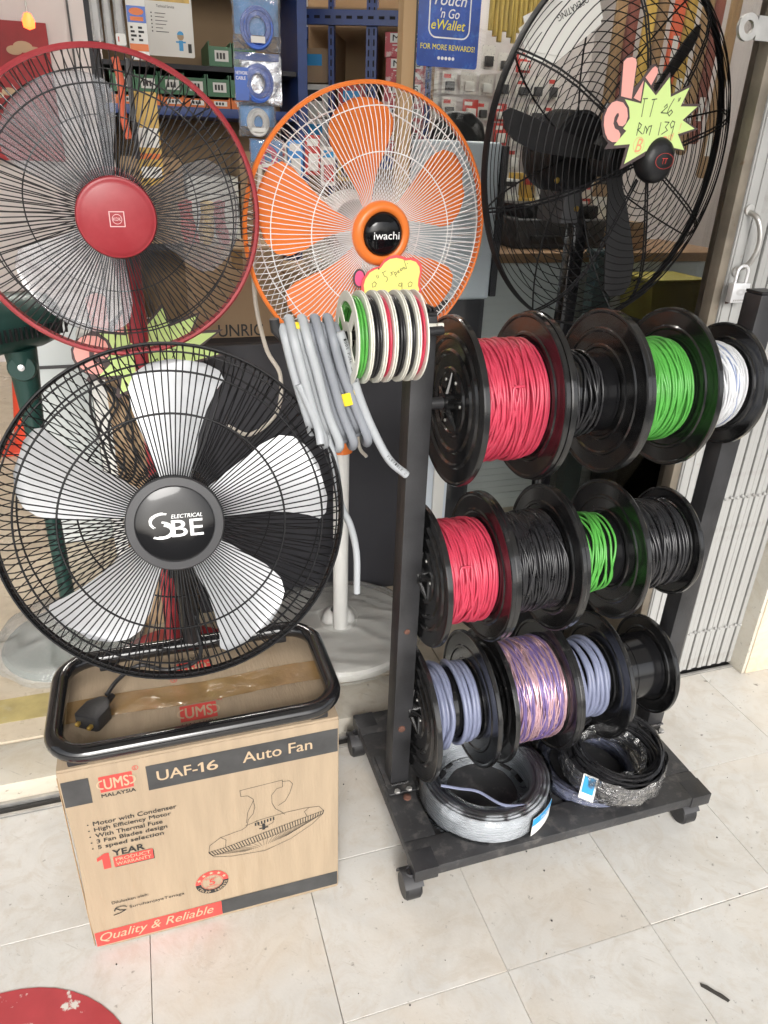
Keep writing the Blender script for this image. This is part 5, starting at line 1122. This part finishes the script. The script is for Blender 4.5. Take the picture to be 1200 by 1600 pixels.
cable_bag(.366, 2.30, 1.755, .128, .125, 'clear bag of blue network cable, topmost of the hanging column', 'bluecable', 1)
cable_bag(.364, 2.30, 1.627, .130, .125, 'foil and blue bag of network cable, second in the hanging column', 'bluecable', 2, foil=True, ring_r=.030)
cable_bag(.360, 2.31, 1.53, .105, .085, 'sky blue bag with white cable, third in the hanging column', 'label', 3, ring_r=.022)
cable_bag(.385, 2.32, 1.44, .10, .085, 'small bag with pink and white card, lowest in the hanging column', 'hotpink', 4, ring_r=.02)

# green and orange bins shelf
sh = thing('bin_shelf', 'dark shelf with blue beam carrying rows of parts bins', 'shelf', (.25, 3.2, .06))
MB().box(-.05, .62, 3.02, 3.40, 1.555, 1.585).build('beam', 'bluesteel', sh, bevel=.002); MB().box(-.05, .62, 3.03, 3.40, 1.70, 1.715).build('board', 'charcoal', sh)
MB().box(-.05, .62, 3.41, 3.43, .06, 2.4).build('back', 'shelfback', sh); MB().box(-.085, -.055, 3.02, 3.40, .06, 2.4).build('upright', 'charcoal', sh); MB().box(.625, .66, 3.02, 3.40, .06, 2.4).build('upright', 'bluesteel', sh)
MB().box(-.05, .62, 3.03, 3.40, 1.10, 1.12).build('board', 'charcoal', sh); MB().box(-.05, .62, 3.02, 3.4, 1.98, 2.01).build('board', 'charcoal', sh)
def pbin(x, z, w2, h2, m, label, grp):
    s = thing('parts_bin', label, 'bin', (x + w2 / 2, 3.1, z), grp)
    b = MB(); b.box(x, x + w2, 3.03, 3.036, z, z + h2 * .8).box(x, x + .004, 3.0365, 3.30, z, z + h2).box(x + w2 - .004, x + w2, 3.0365, 3.30, z, z + h2).box(x + .0045, x + w2 - .0045, 3.0365, 3.30, z, z + .004).box(x, x + w2, 3.3005, 3.306, z, z + h2)
    b.build('tray', m, s); MB().rect(face_y(x, 3.03, z), w2 * .25, h2 * .2, w2 * .85, h2 * .65, .0015).build('label', 'label', s)
    q = MB()
    for k in range(3): q.rect(face_y(x, 3.03, z), w2 * (.33 + .14 * k), h2 * .3, w2 * (.42 + .14 * k), h2 * .55, .0022)
    q.build('label_print', 'inkdark', s)
NTH = ('first', 'second', 'third', 'fourth', 'fifth', 'sixth')
for k in range(6): pbin(-.03 + k * .082, 1.622, .078, .068, 'binG', '%s green parts bin from the left on the blue beam shelf' % NTH[k], 'green parts bins')
for k in range(6): pbin(-.03 + k * .082, 1.5855, .078, .034, 'binO', '%s shallow orange parts bin from the left under the green bins' % NTH[k], 'orange parts bins')
for k in range(2): pbin(.31 + k * .085, 1.716, .08, .075, 'binG', ('left', 'right')[k] + ' of the two green parts bins on the upper dark board', 'green parts bins on the upper board')
carton('shelf_carton', 'tan carton at the left end of the shelf below the orange bins', -.03, .19, 3.05, 3.30, 1.1205, 1.42, 'card2', print_=[('FRAGILE', .2, .3, .6, .15)] if False else None)
carton('shelf_carton', 'pale carton in the middle of the shelf below the orange bins', .20, .39, 3.04, 3.30, 1.1205, 1.36, 'ivory', tape=None)
carton('shelf_carton', 'tan carton at the right end of the shelf below the orange bins', .40, .61, 3.05, 3.30, 1.1205, 1.45, 'card2')
# blue slotted shelving with red cartons
bs_ = thing('slotted_shelving', 'blue slotted steel shelving with brown board panels left of the window', 'shelving', (.9, 3.3, .06))
SU = Vector((math.cos(.42), -math.sin(.42), 0)); SH = Fr((.66, 3.34, 0), SU, (0, 0, 1))      # w faces the entrance
SL = .56
for a in (.0, .155, .305, .325, .545):
    u_ = MB().box(a, a + .022, .06, 2.6, -.04, 0, SH).build('upright', 'bluesteel', bs_)
    hl = MB()
    for k in range(38): hl.box(a + .008, a + .014, 1.1 + k * .035, 1.122 + k * .035, .0002, .001, SH)
    hl.build('slot_row', 'hole', u_, kind='stuff')
for z in (.5, 1.05, 1.40, 1.90):
    bm_ = MB().box(.0, SL, z, z + .05, .0012, .022, SH).build('beam', 'bluesteel', bs_); hl = MB()
    for k in range(13): hl.box(.02 + k * .042, .042 + k * .042, z + .020, z + .030, .0222, .023, SH)
    hl.build('slot_row', 'hole', bm_, kind='stuff')
    MB().box(.0, SL, z + .052, z + .060, -.36, -.001, SH).build('board', 'shelfback', bs_)
MB().box(.0, SL, .06, 2.6, -.38, -.365, SH).build('back_panel', 'shelfback', bs_)
for a in (.158, .33): MB().box(a, a + .008, 1.465, 1.89, -.36, -.041, SH).build('divider', 'shelfback', bs_)
for k in range(5):
    z = 1.4605 + k * .0862
    s = thing('red_carton', 'pink red carton, %s from the bottom of the stack in the blue shelving' % ('first', 'second', 'third', 'fourth', 'fifth', 'sixth', 'seventh')[k], 'carton', tuple(SH.p(.45, z, -.2)), 'stacked red cartons in the shelving')
    xo = .006 * (k % 2); MB().box(.375 + xo, .535 + xo, z, z + .0845, -.30, -.045, SH).build('body', 'marsr', s, bevel=.002)
    TFm = Fr(SH.p(.375 + xo, z, -.045), SH.u, SH.v)
    MB().rect(TFm, .02, .048, .15, .080, .0008).build('white_panel', 'label', s); MB().text('MARS', TFm, .03, .054, .11, .021, .0014, 0, .03).build('lettering', 'inkdark', s); MB().disc(TFm, .09, -.0, .06, .0009, 16, r2=.045, a0=.3, a1=2.6, ry=.7).rect(TFm, .03, .038, .11, .042, .0009).build('curve_print', 'label', s)
for k in range(3): carton('white_box', ('white box on top of the blue shelving, left one', 'white box on top of the blue shelving, middle one', 'white box on top of the blue shelving, right one')[k], .60 + k * .13, .72 + k * .13, 3.75, 3.95, 1.95, 2.12, 'label', tape=None, group='white boxes on the far shelf')
fsx = thing('far_shelf', 'far blue shelf carrying white boxes behind the hanging cable bags', 'shelf', (.8, 3.85, .06))
MB().box(.58, 1.0, 3.72, 4.0, 1.90, 1.949).build('beam', 'bluesteel', fsx); MB().box(.58, .61, 3.72, 3.75, .06, 1.899).build('upright', 'bluesteel', fsx); MB().box(.96, .99, 3.72, 3.75, .06, 1.899).build('upright', 'bluesteel', fsx); MB().box(.615, .955, 3.98, 4.0, .06, 1.89).build('back', 'shelfback', fsx)
for k in range(2): carton('white_box', ('white box low on the far blue shelf', 'white box stacked higher on the far blue shelf')[k], .64, .82, 3.76, 3.95, 1.2 + k * .2, 1.395 + k * .2, 'label', tape=None)
# red poster and its small lamp
rp = thing('red_poster', 'dark red altar poster on the back wall at upper left', 'poster', (-.6, 5.5, 1.5)); MB().box(-.98, -.385, 5.56, 5.583, 1.35, 2.10).build('sheet', 'redposter', rp)
QF = face_y(-.98, 5.559, 1.35); cl = Multi(); 
for (a, b_, r) in ((.40, .60, .045), (.45, .62, .055), (.51, .60, .045), (.33, .38, .04), (.27, .36, .03)): cl.disc(QF, a, b_, r, .001 + a * .001, 16, ry=.55)
cl.build('cloud_print', 'inktan', rp)
lm_ = thing('altar_lamp', 'small lit red lamp hanging in front of the red poster', 'lamp', (-.44, 5.3, 2.0)); MB().tube([(-.455, 5.3, 3.2), (-.455, 5.3, 2.115)], .006, 6).build('wire', 'steel', lm_); MB().lathe([(.0001, .085), (.018, .08), (.034, .045), (.030, .012), (.0001, .0)], face_z(-.455, 5.3, 2.03), 20).build('bulb', 'lampred', lm_, smooth=True)
# behind the glass
wb = thing('display_wall', 'pale display board holding carded packs behind the window', 'display board', (1.7, 3.75, .06)); MB().box(1.22, 2.25, 3.70, 3.73, .06, 2.4).build('board', 'wallgrey', wb)
NTH9 = ('first', 'second', 'third', 'fourth', 'fifth', 'sixth', 'seventh', 'eighth', 'ninth')
for r_ in range(7):
    for c_ in range(9):
        if R_.random() < .10: continue
        x = 1.26 + c_ * .092 + R_.uniform(-.01, .01); z = 1.20 + r_ * .105; y = 3.66 - R_.uniform(0, .03); rd_ = R_.random() < .2
        s = thing('carded_pack', 'small %s carded pack behind the glass, %s row from below, %s from the left' % ('red' if rd_ else 'white', NTH9[r_], NTH9[c_]), 'pack', (x, y, z), 'red carded packs behind the glass' if rd_ else 'white carded packs behind the glass')
        w2, h2 = R_.uniform(.06, .085), R_.uniform(.075, .098); PFm = face_y(x, y, z)
        MB().prism(rrect(0, 0, w2, h2, .004, 2), PFm, -.004, 0).build('card', 'pkred' if rd_ else 'pkwhite', s)
        q = MB().box(w2 * .2, w2 * .8, h2 * .12, h2 * .55, 0.0005, .02, PFm); q.build('blister', 'label' if (rd_ or R_.random() < .5) else 'darkgrey', s, bevel=.004)
        if R_.random() < .5: MB().rect(PFm, w2 * .1, h2 * .7, w2 * .6, h2 * .88, .0008).build('brand_strip', 'pkred' if not rd_ else 'label', s)
mu = thing('mustard_bundle', 'bundle of mustard yellow rods hanging at the top behind the glass', 'bundle', (1.66, 3.4, 1.9))
for k in range(11): MB().tube([(1.55 + k * .022, 3.40 + .01 * (k % 2), 2.3), (1.545 + k * .0225, 3.39, 1.95 - .02 * (k % 3))], .012, 8).build('rod', 'mustard', mu, smooth=True)
for k in range(9):
    x = 2.10 + k * .075; m = ('tool1', 'tool4', 'tool2', 'tool1', 'tool3', 'tool2', 'tool1', 'tool4', 'tool1')[k]
    zz = (1.50, 1.6, 1.45, 1.55, 1.78, 1.62, 1.5, 1.55, 1.4)[k]
    lab_ = ('brown', 'maroon', 'yellow', 'brown', 'orange red', 'yellow', 'brown', 'maroon', 'brown')[k]
    s = thing('long_pack', '%s long pack hanging behind the glass, %s from the left of the row' % (lab_, ('first', 'second', 'third', 'fourth', 'fifth', 'sixth', 'seventh', 'eighth', 'ninth')[k]), 'pack', (x, 3.3, zz), 'long packs hanging behind the glass')
    MB().prism(rrect(0, 0, .055, 2.3 - zz, .02, 4), face_y(x, 3.30 + .02 * (k % 2), zz), -.02, 0).build('sleeve', m, s, bevel=.006); MB().rect(face_y(x, 3.30 + .02 * (k % 2), zz), .012, .10, .043, .20, .0012).build('label', 'label' if k % 3 else 'foil', s)
ch = thing('office_chair', 'black mesh office chair back seen through the window', 'chair', (1.17, 2.75, .06))
MB().prism([(-.10 + .0, 0), (.10, 0), (.125, .12), (.12, .30), (.09, .40), (.04, .435), (-.04, .435), (-.09, .40), (-.12, .30), (-.125, .12)], face_y(1.17, 2.75, 1.17), -.05, 0).build('backrest', 'matblack', ch, bevel=.015, seg=3)
MB().tube([(1.17, 2.83, 1.25), (1.17, 2.86, .95), (1.17, 2.95, .56)], .018, 8).build('back_support', 'matblack', ch, smooth=True); MB().prism(rrect(-.2, -.2, .2, .2, .06), face_z(1.17, 3.0, .50), 0, .08).build('seat', 'matblack', ch, bevel=.02); MB().tube([(1.17, 3.0, .50), (1.17, 3.0, .12)], .025, 10).build('column', 'matblack', ch, smooth=True)
for k in range(5): a = k * 1.257; MB().tube([(1.17, 3.0, .13), (1.17 + .26 * math.cos(a), 3.0 + .26 * math.sin(a), .085)], [.022, .014], 8).build('leg', 'matblack', ch, smooth=True)
wq = thing('white_cabinet', 'blue white cabinet side with dark edging right of the orange fan', 'cabinet', (1.03, 2.35, .06))
MB().box(.86, 1.125, 2.30, 2.58, 1.02, 1.50).build('body', 'bluewhite', wq, bevel=.014, seg=3); MB().box(1.126, 1.15, 2.30, 2.58, 1.03, 1.49).build('edge_trim', 'charcoal', wq, bevel=.004); MB().box(.88, 1.12, 2.32, 2.56, .06, 1.019).build('plinth', 'charcoal', wq, bevel=.004)
MB().lathe([(.0001, 0), (.06, 0), (.062, .2), (.05, .23), (.0001, .23)], face_z(1.05, 2.27, .76), 20)
tb = thing('counter', 'white ribbed counter front with brown table top behind the large fan', 'counter', (1.6, 2.8, .06))
MB().box(1.20, 2.35, 2.55, 3.05, 1.105, 1.14).build('table_top', 'wood', tb, bevel=.004); MB().box(1.22, 2.33, 2.58, 2.60, .06, 1.10).build('front_panel', 'offwhite', tb)
for k in range(34): MB().box(1.222, 2.328, 2.5765, 2.5798, .08 + k * .030, .1065 + k * .030).build('rib', 'offwhite', tb)
pn = thing('printer', 'black printer on the brown counter top behind the large fan', 'printer', (1.6, 2.8, 1.14)); MB().box(1.40, 1.80, 2.68, 2.98, 1.1405, 1.25).build('body', 'darkgrey', pn, bevel=.012, seg=3); MB().box(1.43, 1.77, 2.70, 2.96, 1.2505, 1.30).build('scanner_lid', 'matblack', pn, bevel=.012); MB().box(1.46, 1.74, 2.66, 2.679, 1.16, 1.19).build('paper_tray', 'matblack', pn, bevel=.003); MB().rect(face_y(1.64, 2.68, 1.205), 0, 0, .03, .012, .001).build('button', 'label', pn)
carton('counter_box', 'small tan box beside the printer on the counter', 1.83, 1.98, 2.66, 2.85, 1.1405, 1.24, 'card2')
yb = thing('yellow_bin', 'yellow plastic bin in the window corner near the gate', 'bin', (1.9, 2.38, .06)); MB().prism([(0, 0), (.20, 0), (.22, .14), (-.02, .14)], face_y(1.80, 2.30, .92), -.2, 0).build('body', 'yellowbox', yb, bevel=.006); MB().box(1.775, 2.025, 2.295, 2.505, 1.061, 1.075).build('rim', 'yellowbox', yb, bevel=.004); MB().box(1.79, 2.01, 2.31, 2.49, .06, .919).build('stand', 'charcoal', yb, bevel=.004)
dp = thing('dark_post', 'dark slim post standing inside the window behind the large fan', 'post', (1.62, 2.42, .06)); MB().box(1.60, 1.68, 2.40, 2.46, .06, 1.15).build('shaft', 'teal', dp, bevel=.004); MB().box(1.59, 1.69, 2.39, 2.47, 1.1505, 1.165).build('cap', 'teal', dp, bevel=.002)
br = thing('white_bracket', 'small white strip standing by the window behind the top spools', 'strip', (.86, 2.12, .4)); MB().box(.885, .925, 2.10, 2.112, .30, .52).build('plate', 'label', br, bevel=.002); MB().box(.80, .94, 2.113, 2.125, .06, .70).build('backing', 'bluewhite', br, bevel=.002)

# more stock inside the shop
cols_ = (('white', 'label'), ('tan', 'card2'), ('red', 'pkred'), ('cream', 'ivory'), ('blue', 'blueplastic'), ('yellow', 'tool2'))
NUM = ('first', 'second', 'third', 'fourth', 'fifth', 'sixth', 'seventh', 'eighth', 'ninth', 'tenth')
x = 1.24
for i in range(9):
    w_ = R_.uniform(.075, .11); z = 1.1405
    for j in range(3):
        cn_, cm_ = cols_[R_.choice((0, 0, 0, 1, 2, 3, 3, 5))]; h_ = R_.uniform(.06, .10)
        s = thing('stock_box', '%s stock box behind the printer, %s column from the left, %s from below' % (cn_, NUM[i], NUM[j]), 'box', (x + w_ / 2, 3.15, z), 'stock boxes stacked along the counter back')
        MB().box(x, x + w_ - .004, 3.10 + R_.uniform(0, .03), 3.24, z, z + h_).build('body', cm_, s, bevel=.002)
        Fq = face_y(x, 3.098, z); MB().rect(Fq, w_ * .12, h_ * .55, w_ * .75, h_ * .85, .0).build('label_panel', R_.choice(('pkred', 'inkdark', 'bluetag', 'label')), s)
        z += h_ + .0006
    x += w_ + .002
MB().box(1.2, 2.34, 3.06, 3.26, .06, 1.14).build('rear_cupboard', 'offwhite', tb)
for i in range(5):
    cn_, cm_ = cols_[(0, 3, 1, 0, 2)[i]]; z = 1.4605 + (i % 3) * .125
    a_ = .028 if i < 3 else .185
    s = thing('shelf_box', '%s box in the %s bay of the blue shelving, %s from below' % (cn_, 'left' if i < 3 else 'middle', NUM[i % 3]), 'box', tuple(SH.p(a_ + .06, z, -.2)), 'boxes in the blue shelving bays')
    MB().box(a_, a_ + (.115 if i < 3 else .12), z, z + .12, -.30, -.06, SH).build('body', cm_, s, bevel=.002); MB().rect(Fr(SH.p(a_, z, -.06), SH.u, SH.v), .02, .06, .09, .10, .001).build('label_panel', 'inkdark' if i % 2 else 'bluetag', s)
for i in range(6):
    s = thing('hanging_card', '%s of the bright cards hung above the charcoal cabinet from the left' % NUM[i], 'pack', (.44 + i * .05, 2.42, 1.36), 'bright cards hanging behind the orange fan')
    Fq = face_y(.415 + i * .052, 2.42 + .012 * (i % 2), 1.36 + .015 * (i % 3)); MB().prism(rrect(0, 0, .046, .11, .004), Fq, -.006, 0).build('card', ('label', 'skyblue', 'pkred', 'label', 'tool2', 'label')[i], s); MB().box(.008, .038, .012, .06, .0004, .014, Fq).build('blister', ('darkgrey', 'label', 'label', 'pkred', 'inkdark', 'grey_w')[i], s, bevel=.003); MB().rect(Fq, .006, .08, .040, .10, .0008).build('title', ('pkred', 'label', 'label', 'bluetag', 'inkdark', 'pkred')[i], s)
